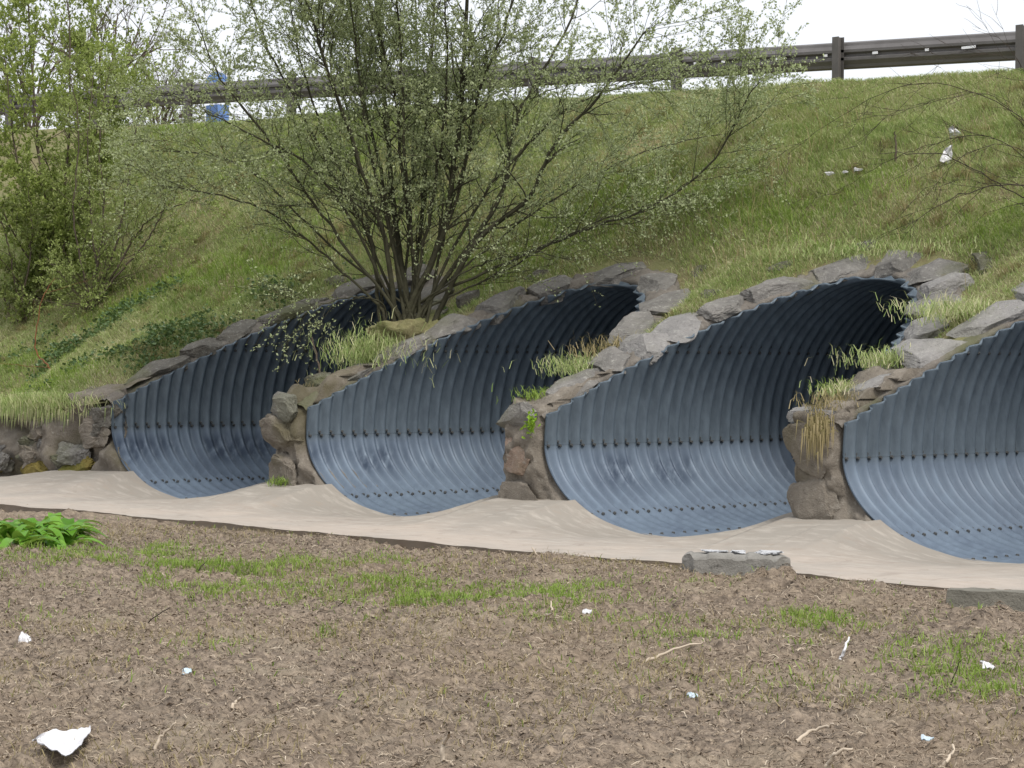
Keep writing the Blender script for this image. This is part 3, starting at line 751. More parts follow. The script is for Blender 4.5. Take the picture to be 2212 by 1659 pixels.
# bare briars on the right
cfgB = dict(step=.08, wig=.10, trop=-.01, levels=2, dens=[5.5, 4, 0], start=[.15, .15, .1], len=[(.3, .9), (.15, .45), (.1, .25)], ang=(.25, .7), rr=.6, leaflev=9, leafd=0)
b = bank_at(2330, 470)
bush('briar_bush', 'bare dark twigs reaching in from the right edge over the bank', 'bush', b,
     [(.006, [(2330, 460), (2200, 250), (2000, 180), (1850, 230), (1700, 330)], -.6), (.006, [(2330, 460), (2150, 300), (1960, 330), (1800, 420)], -.4), (.006, [(2330, 460), (2220, 330), (2090, 330), (1960, 480)], -.8), (.009, [(2340, 460), (2220, 400), (2080, 420), (1940, 500)], -.7),
      (.006, [(2330, 450), (2240, 200), (2160, 120), (2000, 130)], -.2), (.006, [(2330, 460), (2230, 300), (2120, 200), (1900, 260)], -.5), (.009, [(2330, 460), (2200, 420), (2050, 340), (1900, 330)], -.9)],
     cfgB, M['bark_dark'], None, np.random.default_rng(21), float((b - EYE) @ f1), sides=4)

# far trees beyond the road
cfgT = dict(step=.35, wig=.10, trop=.02, levels=3, dens=[1.6, 2.6, 2.6], start=[.2, .15, .1], len=[(1.2, 3.2), (.6, 1.6), (.3, .9)], ang=(.3, .9), rr=.5, leaflev=3, leafd=5)
for i, (px, top, wdt, lab, dd) in enumerate([(230, 10, 120, 'hazy grey tree beyond the road, just right of the yellow green bush top', 75), (345, 150, 80, 'small round distant tree beyond the barrier, right of the taller grey tree', 95), (60, 30, 100, 'distant grey tree behind the yellow green bush at the left edge', 85)]):
    bz = at_depth(px, 330, dd); bz[2] = 0
    st = []
    for j in range(6):
        a = (j - 2.5) / 2.5
        st.append((.10, [(px, 420), (px + a * wdt * .15, 300), (px + a * wdt * .5, (300 + top) / 2 - 10 * abs(a)), (px + a * wdt, top + abs(a) * 90)], None))
    bush('distant_tree', lab, 'tree', bz, st, cfgT, M['bark_pale'], M['hawthorn'], np.random.default_rng(60 + i), dd, 2, (.10, .16), .3, group='trees beyond the road', sides=4)

# ---------------------------------------------------------------- grasses
def blades(P, H, lean, Wd, rg, curl=.35, bias=None):
    """5-vertex curved blade: quad + triangle"""
    n = len(P); az = rg.uniform(0, 2 * np.pi, n); D = np.stack([np.cos(az), np.sin(az), 0 * az], -1)
    if bias is not None: D = D + bias; D /= np.linalg.norm(D, axis=1)[:, None] + 1e-9
    az2 = rg.uniform(0, 2 * np.pi, n); S = np.stack([np.cos(az2), np.sin(az2), 0 * az2], -1)
    H = H[:, None]; le = lean[:, None]; Wd = Wd[:, None]
    m = P + D * H * le * .38 + np.array([0, 0, 1]) * H * .6
    t = P + D * H * le * (1 + curl) + np.array([0, 0, 1]) * H * (1 - .35 * le)
    V = np.stack([P - S * Wd, P + S * Wd, m + S * Wd * .75, m - S * Wd * .75, t], 1).reshape(-1, 3); b = np.arange(n, dtype=np.int64)[:, None] * 5
    return V, [b + np.array([[0, 1, 2, 3]]), b + np.array([[3, 2, 4]])]
def scatter_bank(n, x0, x1, y0, y1, dens, rg):
    x = rg.uniform(x0, x1, n); y = rg.uniform(y0, y1, n); k = rg.random(n) < dens(x, y); x, y = x[k], y[k]
    return x, y
rg = np.random.default_rng(99)
def dens_bank(x, y):
    d = pipe_dist(x, y)
    e = sstep(.36, .54, d + .08 * vnoise(x * 4, y * 4, 2.))
    c = sstep(-.55, .1, fbm(x * 1.4, y * 1.4, 8., 3))
    left_front = np.where(x < -6.7, sstep(.0, .1, y), 1)
    return e * (.45 + .55 * c) * left_front
x, y = scatter_bank(850000, -16, 4.6, 0.05, 6.6, dens_bank, rg)
n = len(x); P = np.stack([x, y, bank_h(x, y) - .01], -1)
tall = .5 + .5 * np.clip(fbm(x * .8, y * .8, 15., 2) + .35 * (x > -2) , -1, 1)
H = rg.uniform(.035, .10, n) * (0.65 + .9 * tall) * np.where(y < 3.4, .8, 1) * (1 - .4 * sstep(5.7, 6.2, y))
V, Fc = blades(P, H, rg.uniform(.5, 1.6, n), rg.uniform(.002, .004, n), rg, bias=np.array([0, -.55, 0]))
tag(mesh('bank_grass', V, Fc, M['bank']), 'rough olive and straw coloured grass covering the embankment', 'grass', kind='stuff')
# tall seed stems / dry whiskers
x, y = scatter_bank(5000, -14, 4.6, 2.5, 5.8, lambda x, y: dens_bank(x, y) * sstep(-.2, .3, fbm(x, y, 31., 2) + .25), rg); n = len(x)
V, Fc = blades(np.stack([x, y, bank_h(x, y)], -1), rg.uniform(.2, .42, n), rg.uniform(.1, .7, n), rg.uniform(.002, .0035, n), rg, bias=np.array([0, -.4, 0]))
tag(mesh('dry_grass', V, Fc, M['drygrass']), 'long dry straw stalks standing out of the bank grass', 'grass', kind='stuff')
x, y = scatter_bank(900, -14, 4.4, .8, 6.0, lambda x, y: dens_bank(x, y) * sstep(-.3, .3, fbm(x * .7, y * .7, 77., 2)), rg)
m_ = rg.integers(40, 110, len(x)); sx = np.repeat(x, m_) + rg.normal(size=m_.sum()) * .035; sy = np.repeat(y, m_) + rg.normal(size=m_.sum()) * .03; hh = np.repeat(rg.uniform(.07, .17, len(x)), m_); n = len(sx)
V, Fc = blades(np.stack([sx, sy, bank_h(sx, sy) - .01], -1), hh * rg.uniform(.6, 1.15, n), rg.uniform(.3, 1.5, n), rg.uniform(.002, .0035, n), rg, bias=np.array([0, -.45, 0]))
tag(mesh('tussock_grass', V, Fc, M['drygrass']), 'straw coloured tussocks dotted over the bank grass', 'grass', kind='stuff')
# vivid fresh patches low on the bank
def gsum(x, y, L):
    r = 0
    for (px, py, sx, a) in L:
        c = bank_at(px, py); r = r + a * np.exp(-(((x - c[0]) / sx) ** 2 + ((y - c[1]) / (sx * .55)) ** 2))
    return r
GP = [(1080, 600, .7, 1), (1250, 480, .8, .8), (1350, 440, .8, .8), (1600, 440, .8, .6), (2180, 500, .6, .8), (1880, 400, .5, .5), (700, 320, 1.4, .8), (350, 280, 1.8, .5), (450, 600, .9, .9), (300, 650, .8, .8), (100, 840, .8, .8), (60, 780, .6, .6), (600, 560, .7, .6), (1700, 480, .6, .5)]
x, y = scatter_bank(260000, -15, 4.6, 0.1, 6.4, lambda x, y: np.clip(gsum(x, y, GP), 0, 1) * sstep(.42, .6, pipe_dist(x, y)), rg); n = len(x)
V, Fc = blades(np.stack([x, y, bank_h(x, y) + .01], -1), rg.uniform(.05, .13, n), rg.uniform(.2, 1.1, n), rg.uniform(.003, .005, n), rg, bias=np.array([0, -.5, 0]))
tag(mesh('fresh_grass', V, Fc, M['green']), 'patches of fresh bright green grass on the bank', 'grass', kind='stuff')
# ivy above the far left culvert
IP = [(420, 740, .9, 1), (250, 700, .8, 1), (330, 790, .6, 1), (150, 760, .7, .9), (560, 640, .5, .6), (220, 780, .6, .9)]
x, y = scatter_bank(160000, -13, -3.5, 0.15, 4.5, lambda x, y: np.clip(gsum(x, y, IP) * .75 - .1 + .3 * vnoise(x * 2.5, y * 2.5, 9.), 0, 1) * .55 * sstep(.25, .5, pipe_dist(x, y)) * sstep(-.5, .2, fbm(x * 3, y * 3, 5., 2)), rg); n = len(x)
s = rg.uniform(.03, .06, n); dd = rg.normal(size=(n, 3)) * [1, 1, .4] + [0, -.5, .2]
V, Fc = leaves(np.stack([x, y, bank_h(x, y) + rg.uniform(.02, .12, n)], -1), dd, s, s * .42, rg)
tag(mesh('ivy_cover', V, Fc, M['ivy']), 'dark green ivy trailing over the bank above the far left culvert', 'ivy', kind='stuff')

# tufts on the stonework
def tuft(label, c, n, h, spread, mat, seed, hang=0.0, cat='grass tuft', name='grass_tuft', bias=None, green=0):
    h = h * .66; n = int(n * .8); r = np.random.default_rng(seed); P = np.array(c) + r.normal(size=(n, 3)) * np.array(spread)
    if hang: 
        H = r.uniform(.4, 1, n) * h; D = np.stack([r.normal(size=n) * .35, -np.ones(n) * r.uniform(.3, .7, n), 0 * H], -1)
        m = P + D * (H * .35)[:, None] + np.array([0, 0, 1.]) * (H * .12)[:, None]; t_ = P + D * (H * .45)[:, None] - np.array([0, 0, 1.]) * (H * hang)[:, None]
        S = np.array([.0032, .0032, 0]); V = np.stack([P - S, P + S, m + S, m - S, t_], 1).reshape(-1, 3); b_ = np.arange(n)[:, None] * 5
        Fc = [b_ + np.array([[0, 1, 2, 3]]), b_ + np.array([[3, 2, 4]])]
    else:
        V, Fc = blades(P, r.uniform(.5, 1, n) * h, r.uniform(.2, 1.3, n), r.uniform(.0025, .0045, n), r, bias=bias)
    o = mesh(name, V - np.array(c), Fc, mat); o.location = c
    return tag(o, label, cat)
def onbank(x, y, dz=.05): return (x, y, float(ZSTEP + SL * (y - shiftx(x))) + dz)
tuft('green and straw grass fringe round the roots of the big bush, above the second culvert', (-3.52, 1.12, 1.45), 3600, .24, (.20, .26, .10), M['bank'], 1)
tuft('straw coloured grass over the top of the pier with the hanging grass', onbank(3.10, .3, .05), 900, .17, (.07, .22, .04), M['drygrass'], 2)
tuft('long dry brown grass hanging down the face of the pier right of the widest culvert', (3.14, -.08, .90), 300, .42, (.05, .05, .06), M['drygrass'], 3, hang=.8)
tuft('dense green grass on the ridge between the widest culvert and the nearest one', onbank(2.98, 1.15, .04), 1500, .18, (.10, .3, .04), M['bank'], 4)
tuft('bright green grass hanging into the right side of the widest culvert', onbank(2.86, .80, .0), 700, .16, (.04, .25, .03), M['green'], 5, bias=np.array([-.7, 0, 0]))
tuft('tuft of mixed grass higher up beside the big grey block at the right', onbank(3.10, 1.9, .06), 2200, .19, (.15, .34, .05), M['bank'], 6)
tuft('belt of olive grass low on the ridge just left of the nearest culvert', onbank(3.0, .62, .04), 1500, .15, (.06, .22, .03), M['bank'], 16)
tuft('yellow green grass on the ridge left of the widest culvert', onbank(-.42, .95, .08), 1200, .18, (.12, .25, .05), M['bank'], 7)
tuft('dry tangled grass hanging into the right side of the second culvert', onbank(-.36, 1.35, .02), 600, .24, (.05, .28, .05), M['drygrass'], 8, bias=np.array([-.8, 0, 0]))
tuft('thin green grass at the low right lip of the second culvert', onbank(-.45, .45, .06), 450, .16, (.06, .18, .03), M['green'], 9, bias=np.array([-.6, 0, 0]))
tuft('mossy overhanging grass along the top of the low rubble wall at the left', (-7.85, .02, float(zfront(np.array([-7.85]))[0]) + .06), 3600, .2, (.45, .09, .04), M['bank'], 15, bias=np.array([0, -.6, 0]))
tuft('long grass hanging over the face of the low rubble wall at the left', (-8.15, -.03, float(zfront(np.array([-8.15]))[0]) + .05), 1000, .26, (.45, .04, .06), M['bank'], 17, hang=.9)
tuft('small green weed at the foot of the lumpy pier', (-3.5, -.17, .2), 200, .1, (.07, .04, .02), M['green'], 10)
tuft('pale dead grass tuft on top of the lumpy pier', onbank(-3.55, .35, .10), 260, .13, (.06, .08, .03), M['drygrass'], 12)
tuft('grass tufts on the broken stones above the crown of the widest culvert', onbank(.9, 3.15, .08), 1800, .14, (.7, .16, .05), M['bank'], 13)
r_ = np.random.default_rng(4); n = 60; c0 = np.array([-.06, -.12, .86]); P = c0 + r_.normal(size=(n, 3)) * [.03, .03, .05]; s = r_.uniform(.03, .05, n)
V, Fc = leaves(P, r_.normal(size=(n, 3)), s, s * .45, r_); o = mesh('small_weed', V - c0, Fc, M['lime']); o.location = c0
tag(o, 'tiny lime green weed in the joint at the top left corner of the widest culvert', 'weed')

# ---------------------------------------------------------------- foreground cover
def ground_wedge(n, rg, near=8.2, far=21.0):
    d = np.sqrt(rg.uniform(near ** 2, far ** 2, n)); lat = rg.uniform(-.27, .27, n) * d
    P = EYE[None] + fh[None] * d[:, None] + rt[None] * lat[:, None]
    P = P[P[:, 1] < -2.225]; P[:, 2] = soil_h(P[:, 0], P[:, 1]); return P
def lying(P, L, Wd, rg, tilt=.25, mean=None):
    n = len(P); az = rg.uniform(0, 2 * np.pi, n) if mean is None else mean + rg.normal(size=n) * .9
    D = np.stack([np.cos(az), np.sin(az), rg.normal(size=n) * tilt], -1); D /= np.linalg.norm(D, axis=1)[:, None]
    S = np.stack([-np.sin(az), np.cos(az), rg.normal(size=n) * .5], -1)
    L = L[:, None]; Wd = Wd[:, None]; up_ = np.array([0, 0, 1.])
    b = P + up_ * .006; bend = rg.normal(size=(n, 1)) * .04 * L
    a = b - D * L / 2; c = b + D * L / 2; mid = b + S * bend + up_ * np.abs(D[:, 2:3]) * L * .4 + up_ * .004
    a[:, 2] = np.maximum(a[:, 2], P[:, 2] + .002); 
    V = np.stack([a - S * Wd, a + S * Wd, mid + S * Wd, mid - S * Wd, c + S * Wd * .6, c - S * Wd * .6], 1).reshape(-1, 3); k = np.arange(n)[:, None] * 6
    return V, np.concatenate([k + np.array([[0, 1, 2, 3]]), k + np.array([[3, 2, 4, 5]])])
rg = np.random.default_rng(123)
P = ground_wedge(170000, rg); n = len(P)
V, Fc = lying(P, rg.uniform(.012, .06, n), rg.uniform(.0008, .0022, n), rg, .3)
tag(mesh('straw_mulch', V, Fc, M['straw']), 'dry chopped straw and stalks scattered over the bare soil', 'straw', kind='stuff')
P = ground_wedge(22000, rg); n = len(P)
V, Fc = lying(P, rg.uniform(.01, .035, n), rg.uniform(.002, .006, n), rg, .3)
tag(mesh('soil_crumbs', V, Fc, M['soilchip']), 'dark crumbs of soil and rotted mulch on the ground', 'soil', kind='stuff')
P = ground_wedge(60000, rg); k = rg.random(len(P)) < sstep(-.1, .6, fbm(P[:, 0] * .9, P[:, 1] * .9, 44., 3)) * .8; P = P[k]; n = len(P)
V, Fc = blades(P, rg.uniform(.02, .07, n), rg.uniform(.3, 1.4, n), rg.uniform(.0015, .003, n), rg)
tag(mesh('stubble', V, Fc, M['drygrass']), 'short dry grass stubble in the bare soil', 'grass', kind='stuff')
# green patches
FG = [(60, 1215, 90, 20, .5), (240, 1215, 120, 22, .9), (480, 1230, 140, 28, 1.), (420, 1255, 120, 20, .6), (560, 1275, 120, 25, .5), (790, 1265, 110, 25, .75), (880, 1290, 60, 18, 1.), (1040, 1290, 130, 22, .5), (1200, 1300, 120, 25, .6), (1000, 1310, 160, 20, .4), (440, 1420, 60, 20, .6), (1530, 1300, 40, 20, .6), (1370, 1330, 120, 25, .35),
      (1600, 1400, 160, 30, .3), (1770, 1340, 60, 30, .7), (1880, 1380, 110, 40, .35), (2000, 1410, 130, 50, .33), (2120, 1440, 120, 50, .33), (2200, 1420, 60, 80, .4), (1980, 1470, 110, 25, .5), (2190, 1520, 60, 40, .6), (1700, 1320, 60, 18, .5), (850, 1210, 60, 12, .4), (330, 1180, 60, 12, .5), (705, 1370, 18, 8, .9), (1590, 1370, 180, 20, .3), (1300, 1280, 200, 20, .35), (1830, 1290, 60, 15, .5), (130, 1330, 100, 20, .2), (700, 1220, 200, 14, .35), (1660, 1460, 200, 30, .2)]
GPW = []
for px, py, sx, sy, a in FG:
    c = at_z(px, py, -.03); d = (c - EYE) @ f1; mpp = d / F
    GPW.append((c, sx * mpp * 1.1, sy * 1.35 * mpp * d / 1.45, a))
def fgd(P):
    r = 0
    for c, sx, sy, a in GPW:
        q = P - c; la = q @ rt; dp = q @ fh; r = r + a * np.exp(-(la / sx) ** 2 - (dp / sy) ** 2)
    return r
P = ground_wedge(480000, rg, 10, 22); k = rg.random(len(P)) < np.clip(fgd(P), 0, 1.3) * sstep(-.35, .5, fbm(P[:, 0] * 2.5, P[:, 1] * 2.5, 3., 3)) * .5 + .006; P = P[k]; n = len(P); print('fg blades', n)
V, Fc = blades(P, rg.uniform(.02, .06, n) * (1 + .5 * np.clip(fgd(P), 0, 1.3)), rg.uniform(.2, 1.2, n), rg.uniform(.002, .004, n), rg)
tag(mesh('sprouting_grass', V, Fc, M['green']), 'patches of short new green grass sprouting through the soil', 'grass', kind='stuff')

# broad-leaved weed at left
dk = thing('dock_plant', 'low bright green broad leaved plant beside the slab at the left edge', 'plant', tuple(at_z(75, 1185, -.05)))
r_ = np.random.default_rng(77)
VV, FF, bb = [], [], 0
for q in range(230):
    c = at_z(70 + float(np.clip(r_.normal(), -1.6, 1.3)) * 56, 1182 + r_.normal() * 9, -.06); az = r_.uniform(0, 2 * np.pi); L = r_.uniform(.18, .40); Wl = L * r_.uniform(.12, .19); el = r_.uniform(.55, 1.45)
    D = np.array([math.cos(az), math.sin(az), 0]); S = np.array([-D[1], D[0], 0]); nn = 7; pts = []
    for j in range(nn):
        u = j / (nn - 1); ww = Wl * math.sin(math.pi * min(1, u * .92 + .08)) ** .7; ww *= 1 + .15 * math.sin(9 * u + q)
        cen = c + D * L * (math.cos(el) * u + .35 * u * u) + up * (L * (math.sin(el) * u - .55 * u * u * u) + .01)
        pts += [cen - S * ww + up * ww * .3, cen, cen + S * ww + up * ww * .3]
    VV += pts
    for j in range(nn - 1):
        for e in (0, 1): a = bb + j * 3 + e; FF.append((a, a + 1, a + 4, a + 3))
    bb += nn * 3
part('leaf_rosette', np.array(VV), np.array(FF), M['dock'], dk, True)


# ---------------------------------------------------------------- loose kerb blocks
def box_block(name, label, c, e1, L, Wd, Hh, mat, chips=False, seed=1):
    e1 = np.array(e1, float); e1 /= np.linalg.norm(e1); e3 = np.array([0, 0, 1.]); e2 = np.cross(e3, e1)
    t = thing(name, label, 'kerb block', tuple(c))
    nx_, ny_, nz_ = 40, 18, 12
    def pt(u, v, w_):   # u,v,w in -1..1, rounded box with chamfered ends
        a, b2, h = u * L / 2, v * Wd / 2, w_ * Hh
        return a, b2, h
    faces, VV, off = [], [], 0
    def face(fu, fv, fn):
        nonlocal off
        n_ = 40; U, Vv = np.meshgrid(np.linspace(-1, 1, n_), np.linspace(-1, 1, n_), indexing='ij')
        P = np.zeros((n_, n_, 3)); P[..., fu] = U; P[..., fv] = Vv; P[..., abs(fn) - 1] = 1 if fn > 0 else -1
        VV.append(P.reshape(-1, 3)); f = grid_faces(n_, n_, off); faces.append(f); off += n_ * n_
    for fu, fv, fn in ((0, 1, 3), (0, 2, 2), (0, 2, -2), (1, 2, 1), (1, 2, -1)): face(fu, fv, fn)
    P = np.concatenate(VV)
    # chamfer vertical ends and soften
    P0 = P.copy(); X_ = P[:, 0] * L / 2; Y_ = P[:, 1] * Wd / 2; Z_ = (P[:, 2] + 1) / 2 * Hh
    if chips:
        s = np.maximum(np.abs(X_) + np.abs(Y_) * .9 - (L / 2 + Wd / 2 * .9 - .09), 0); X_ = X_ - np.sign(X_) * s * .6; Y_ = Y_ - np.sign(Y_) * s * .5
        top = (P0[:, 2] > .2); ed = np.maximum(np.abs(P0[:, 0]) ** 14, np.abs(P0[:, 1]) ** 6)
        Z_ = Z_ - top * .035 * ed - top * .012 * (np.sin(P0[:, 0] * 8.5 + 1) > .35)
    r = 1 - .012 * np.maximum(np.maximum(np.abs(P0[:, 0]) + np.abs(P0[:, 1]), np.abs(P0[:, 0]) + np.abs(P0[:, 2])) - 1.8, 0) * 5
    N = fbm(X_ * 12 + seed, Y_ * 12, Z_ * 12, 4) * .003
    X_ = X_ * r + N; Y_ = Y_ * r + N; Z_ = Z_ + N
    V = np.array(c) + np.outer(X_, e1) + np.outer(Y_, e2) + np.outer(Z_, e3)
    part('block_body', V, faces, mat, t, False)
    if chips:
        rg_ = np.random.default_rng(seed)
        for u, v, a, b2 in ((-.42, .0, .085, .07), (.02, .0, .075, .06), (.60, -.12, .09, .085)):
            cc = np.array(c) + e1 * u * L / 2 + e2 * v * Wd / 2 + e3 * (Hh + .001)
            part('mortar_patch', rock(cc, e1, e2, e3, a, b2, .016, int(u * 100) + 50, rough=.3), ICOF, M['white_chip'], t, False)
    return t
c1 = at_z(1590, 1246, -.06); 
box_block('kerb_block', 'loose grey concrete block with pale patches on top, lying at the slab edge', c1, rt * .97 - fh * .12, .74, .30, .17, M['concrete'], True, 3)
c2 = at_z(2225, 1335, -.06)
box_block('kerb_block', 'long dark plain concrete block cut off by the right edge of the photo', c2, rt * .9 - fh * .28, .95, .18, .155, M['concrete_dark'], False, 9)

# ---------------------------------------------------------------- litter, twigs
def sheet(name, label, cat, c, e1, e2, a, b2, mat, seed, crumple=.3, group=None, nn=22, taper=.35):
    U, Vv = np.meshgrid(np.linspace(-1, 1, nn), np.linspace(-1, 1, nn), indexing='ij')
    r = 1 - .35 * (np.abs(U) ** 2 * np.abs(Vv) ** 2) + .22 * vnoise(U * 1.7 + seed, Vv * 1.7, 1.)
    e1 = np.array(e1, float); e2 = np.array(e2, float); n_ = np.cross(e1, e2); n_ /= np.linalg.norm(n_)
    h = crumple * min(a, b2) * (fbm(U * 1.6 + seed, Vv * 1.6, 5., 4))
    P = (U * r * a)[..., None] * e1 + (Vv * r * b2 * (1 - taper * U) * (1 - .3 * taper))[..., None] * e2 + h[..., None] * n_
    P = P.reshape(-1, 3); th_ = np.concatenate([P, P - n_ * .003])
    f = grid_faces(nn, nn); o = mesh(name, th_, [f, f[:, ::-1] + nn * nn], mat, smooth=True); o.location = c
    return tag(o, label, cat, group)
GL = 'scraps of litter'
def gl(px, py, dz=.03): p = at_z(px, py, -.03); p[2] = float(soil_h(p[0], p[1])) + dz; return p
sheet('paper_scrap', 'large crumpled white scrap of film lying in the bottom left corner', 'litter', gl(130, 1605, .04), rt, fh * .99 + up * .06, .105, .12, M['litter'], 2, .16, GL, taper=-.95)
sheet('paper_scrap', 'small crumpled white scrap on the soil near the left edge', 'litter', gl(52, 1402), rt, fh * .8 + up * .5, .034, .045, M['litter'], 5, .5, GL)
sheet('paper_scrap', 'white flat scrap in the green grass near the right edge', 'litter', gl(2135, 1450), rt * .9 - up * .3, fh * .9 + up * .3, .036, .04, M['litter'], 7, .4, GL)
sheet('paper_scrap', 'tiny pale blue scrap on bare soil towards the left of the foreground', 'litter', gl(403, 1467), rt, fh + up * .4, .02, .03, M['litter_blue'], 8, .4, GL)
sheet('paper_scrap', 'small pale blue and white scrap near the foot of the photo, right of centre', 'litter', gl(1497, 1500), rt * .9 - up * .4, fh + up * .3, .026, .03, M['litter_blue'], 9, .4, GL)
sheet('paper_scrap', 'thin bluish white sliver low in the foreground at the right', 'litter', gl(2005, 1590), rt, fh + up * .3, .026, .02, M['litter_blue'], 11, .4, GL)
sheet('paper_scrap', 'small white chip on the soil below the slab, near the middle of the photo', 'litter', gl(1268, 1332), rt, fh + up * .5, .03, .03, M['litter'], 13, .4, GL)
bs = bank_at(2062, 302); bs2 = bank_at(2044, 345)
sheet('plastic_bag', 'white torn plastic bag caught on twigs high on the bank, upper of the two', 'bag', bs + up * .05 - fh * .08, rt * .9 - up * .35, up, .085, .06, M['litter'], 21, .7, 'torn white bag pieces on the bank')
sheet('plastic_bag', 'narrow white bag remnant hanging just below the other, high on the bank', 'bag', bs2 + up * .05 - fh * .08, up * .95 + rt * .3, rt, .10, .05, M['litter'], 22, .6, 'torn white bag pieces on the bank')
for q, (px, py, a) in enumerate(((1790, 388, .05), (1825, 385, .035), (1852, 380, .05))):
    b = bank_at(px, py); sheet('paper_scrap', ['pale shredded scrap in the bank grass, left one of three in a line', 'smallest middle scrap of the three in a line on the bank', 'white shredded scrap in the bank grass, right one of three in a line'][q], 'litter', b + up * .06 - fh * .06, rt, up * .7 + fh * .4, a, a * .45, M['litter'], 31 + q, .8, 'shredded scraps in a line on the bank')
sheet('paper_scrap', 'tiny white fleck on the stones between the second culvert and the widest', 'litter', onbank(-.15, 1.35, .12), rt, up, .018, .014, M['litter'], 41, .3)

def stick(label, pts, r, mat, name='twig', cat='twig', group=None):
    P = smooth_path(pts, 14); P[1:-1] += np.random.default_rng(int(abs(P[0, 0]) * 1000)).normal(size=(12, 3)) * r * .4
    V, Fc = tubes([(P, np.linspace(r, r * .5, 14))], 6); o = mesh(name, V - P[0], Fc, mat, smooth=True); o.location = P[0]
    return tag(o, label, cat, group)
def gs(px, py, h): p = gl(px, py, 0); p[2] += h; return p
def up_at(px0, py0, px, py):   # point above the ground foot (px0,py0) seen at (px,py), same depth
    p = gl(px0, py0, 0); return at_depth(px, py, float((p - EYE) @ f1))
TW = [('short pale stick upright in the soil left of centre', [(678, 1298), (682, 1280), (686, 1262)], .006, 'straw'),
      ('dark thin stick leaning in the soil beside the short pale one', [(722, 1318), (735, 1305), (750, 1292)], .005, 'bark_dark'),
      ('curved pale stalk standing in the soil near the bottom centre', [(958, 1640), (958, 1610), (970, 1585), (972, 1570)], .007, 'straw'),
      ('two tone forked stalk upright below the slab, centre', [(1172, 1352), (1180, 1330), (1192, 1318), (1190, 1298)], .006, 'straw'),
      ('long thin dark stalk upright among the grass at the right', [(2052, 1478), (2060, 1450), (2068, 1420)], .004, 'bark_dark'),
      ('pale split stalk standing in green grass left of the dark stalk', [(1815, 1420), (1825, 1400), (1838, 1380)], .009, 'litter'),
      ('dark bent twig with a reddish end on the left soil', [(310, 1355), (330, 1335), (370, 1310)], .005, 'bark_dark'),
      ('short dark twig standing by the left grass patch', [(426, 1233), (434, 1224), (442, 1216)], .006, 'bark_dark'),
      ('pale straw leaning on the lower left soil', [(335, 1612), (350, 1590), (382, 1560)], .005, 'straw'),
      ('thin pale stalk leaning beside the blue and white scrap, right of centre', [(1448, 1508), (1452, 1492), (1458, 1478)], .005, 'straw'),
      ('long straight pale straw lying near the foot of the photo, left of the bluish sliver', [(1720, 1596), (1760, 1580), (1800, 1560)], .006, 'straw'),
      ('pale forked root lying on the soil below centre right', [(1785, 1650), (1800, 1625), (1838, 1610)], .007, 'straw'),
      ('thin straw lying in the soil in the bottom right corner', [(2025, 1660), (2045, 1640), (2065, 1615)], .006, 'straw'),
      ('slim pale twig lying against the slab edge, centre', [(1165, 1207), (1158, 1195), (1149, 1183)], .006, 'straw'),
      ('long pale stalk lying flat on the soil below the loose chamfered block', [(1395, 1425), (1450, 1405), (1520, 1385)], .006, 'straw'),
      ('thin pale stalk curved on the soil in the left foreground', [(500, 1525), (515, 1512), (528, 1500)], .006, 'straw'),
      ('short pale straw upright between the loose block and the split white stalk', [(1660, 1415), (1655, 1400), (1662, 1385)], .004, 'straw')]
for lab, pts, r, m_ in TW:
    f0 = pts[0]; P = [up_at(*f0, *q) for q in pts]; P[0] = P[0] - up * .01
    for j in range(1, len(P)): P[j] = P[j] + fh * random.uniform(-.05, .05) * j
    for q in P: q[2] = max(q[2], float(soil_h(q[0], q[1])) + .004) if q is not P[0] else q[2]
    stick(lab, P, r * (1.45 if m_ == 'straw' else 1), M['stalk' if m_ == 'straw' else m_], group='twigs and stalks on the soil')
b = np.array(onbank(-3.55, .42, .05)); dS = float((b - EYE) @ f1)
stick('grey stick standing up from the lumpy pier before the far left culvert', [b, at_depth(688, 790, dS), at_depth(674, 728, dS)], .014, M['bark_pale'])
b = bank_at(1934, 350); dS = float((b - EYE) @ f1) - .05
stick('pale rough stake standing in the bank grass left of the white bags', [at_depth(1936, 355, dS), at_depth(1935, 320, dS), at_depth(1933, 284, dS)], .014, M['bark_pale'], 'stake', 'stake')
b = np.array(onbank(-.62, 1.0, .04)); dS = float((b - EYE) @ f1)
stick('broken pale stem poking into the second culvert from its right side', [b, at_depth(1265, 778, dS), at_depth(1240, 766, dS)], .014, M['straw'])
b = np.array(onbank(2.62, .95, .04)); dS = float((b - EYE) @ f1)
stick('thin dry stem crossing the dark of the widest culvert', [b, at_depth(1905, 795, dS - .05), at_depth(1860, 774, dS - .1)], .004, M['straw'])

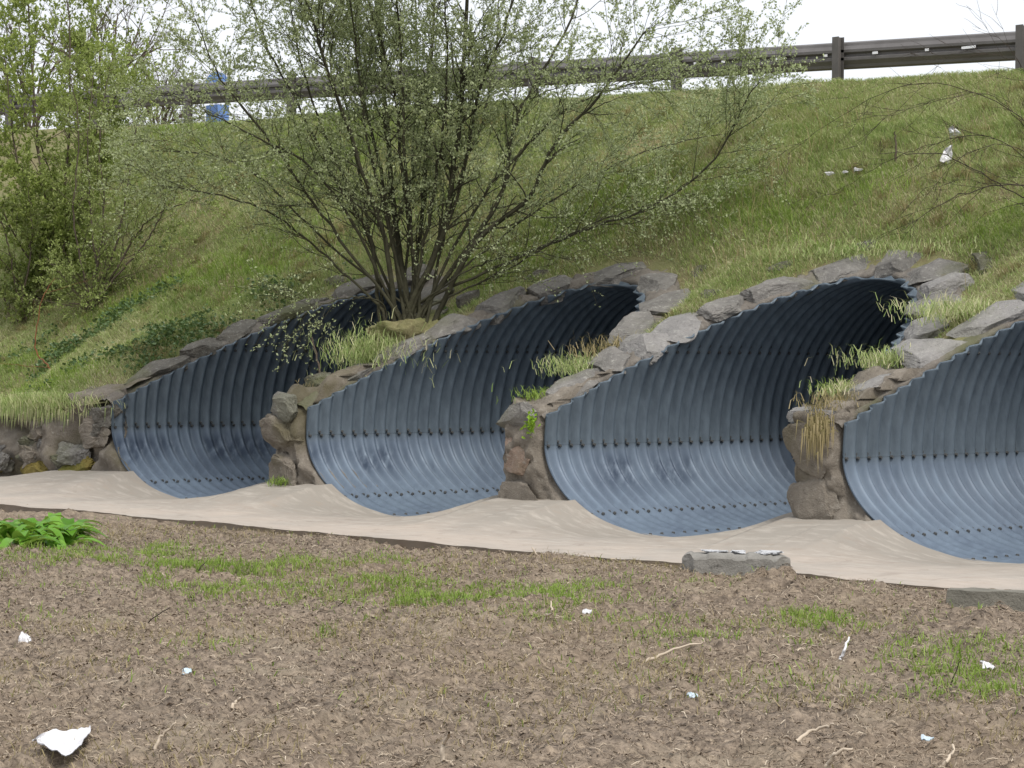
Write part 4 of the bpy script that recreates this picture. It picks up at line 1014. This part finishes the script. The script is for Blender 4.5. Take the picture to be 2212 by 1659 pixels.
# ---------------------------------------------------------------- crash barrier
def rail_pt(x, z, y): return np.stack([x, np.full_like(x, y), z], -1)
bar = thing('crash_barrier', 'long weathered steel crash barrier along the top of the embankment', 'crash barrier', (-6, RAIL_Y, 4.6))
prof_w = [(.0, 0), (.018, -.022), (.05, -.028), (.095, -.052), (.125, -.052), (.145, -.028), (.165, -.028), (.185, -.052), (.215, -.052), (.26, -.028), (.292, -.022), (.31, 0)]
prof_w = [(z_ * 1.02, (y_ + .052) * 1.55) for z_, y_ in prof_w]       # seen from behind: ridges bulge towards the road
POSTS = [.14 + .03 - 2.49 * j for j in range(-4, 18)]
for j in range(len(POSTS) - 1):
    xa, xb_ = POSTS[j], POSTS[j + 1]
    if j % 2: continue
    xe = POSTS[min(j + 2, len(POSTS) - 1)]
    xs = np.linspace(xa, xe + .0, 10); rows = []
    for dz_, dy_ in prof_w: rows.append(rail_pt(xs, rail_top(xs) - dz_, RAIL_Y + dy_))
    for dz_, dy_ in prof_w[::-1]: rows.append(rail_pt(xs, rail_top(xs) - dz_, RAIL_Y + dy_ + .004))
    rows.append(rows[0]); o = part('rail', np.array(rows).reshape(-1, 3), grid_faces(len(rows), 10), M['rail'], bar, False)
def box(c, s, rot=None):
    P = np.array([(a, b2, d) for a in (-.5, .5) for b2 in (-.5, .5) for d in (-.5, .5)]) * np.array(s) + np.array(c)
    return P, np.array([(0, 1, 3, 2), (4, 6, 7, 5), (0, 4, 5, 1), (2, 3, 7, 6), (0, 2, 6, 4), (1, 5, 7, 3)])
def boxes(L):
    VV, FF = [], []
    for i_, (c, s) in enumerate(L): V_, F_ = box(c, s); VV.append(V_); FF.append(F_ + 8 * i_)
    return np.concatenate(VV), np.concatenate(FF)
for x in POSTS:
    zt = rail_top(x) + .045; zb_ = rail_top(x) - .95; h = zt - zb_
    V, Fc = boxes([((x, RAIL_Y - .045, (zt + zb_) / 2), (.008, .10, h)), ((x + .0, RAIL_Y - .093, (zt + zb_) / 2), (.095, .008, h)), ((x, RAIL_Y + .003, (zt + zb_) / 2), (.095, .006, h))])
    part('post', V, Fc, M['post'], bar)
for px, wd_ in ((1682, .10), (1781, .03), (1888, .045), (2090, .12), (2200, .03), (2000, .03), (1560, .03), (1500, .03)):
    d_ = ray(px, 130); s_ = (RAIL_Y - .03 - EYE[1]) / d_[1]; xx = EYE[0] + d_[0] * s_
    V, Fc = box((xx, RAIL_Y - .012, rail_top(xx) - .155), (wd_ * 1.5, .012, .028)); part('reflector', V, Fc, M['reflector'], bar)

# small blue and white sign beyond the barrier
sp = at_y(470, 205, RAIL_Y + 1.0); gz = float(rail_top(sp[0])) - .6
sg = thing('road_sign', 'small blue and white sign behind the barrier, seen through the twigs at upper left', 'sign', (sp[0], sp[1], gz))
V, Fc = boxes([((sp[0], sp[1], gz + .30), (.07, .07, .62))]); part('post', V, Fc, M['sign_white'], sg)
ang = np.linspace(0, 2 * np.pi, 32, endpoint=False)
cc = np.array([sp[0], sp[1], gz + .70])
def disc(r, off, th_):
    a = [cc + rt * math.cos(q) * r + up * math.sin(q) * r - fh * off for q in ang]; b2 = [p + fh * th_ for p in a]
    V = np.array(a + b2); i = np.arange(32); side = np.stack([i, (i + 1) % 32, 32 + (i + 1) % 32, 32 + i], -1)
    return V, [side, np.arange(32)[None, ::-1], np.arange(32, 64)[None]]
V, Fc = disc(.21, .04, .02); part('white_rim', V, Fc, M['sign_white'], sg)
V, Fc = disc(.18, .05, .012); part('blue_face', V, Fc, M['sign_blue'], sg)
V, Fc = boxes([((sp[0], sp[1] - .0, gz + .15), (.30, .22, .42))]); part('lower_box', V, Fc, M['sign_blue'], sg)
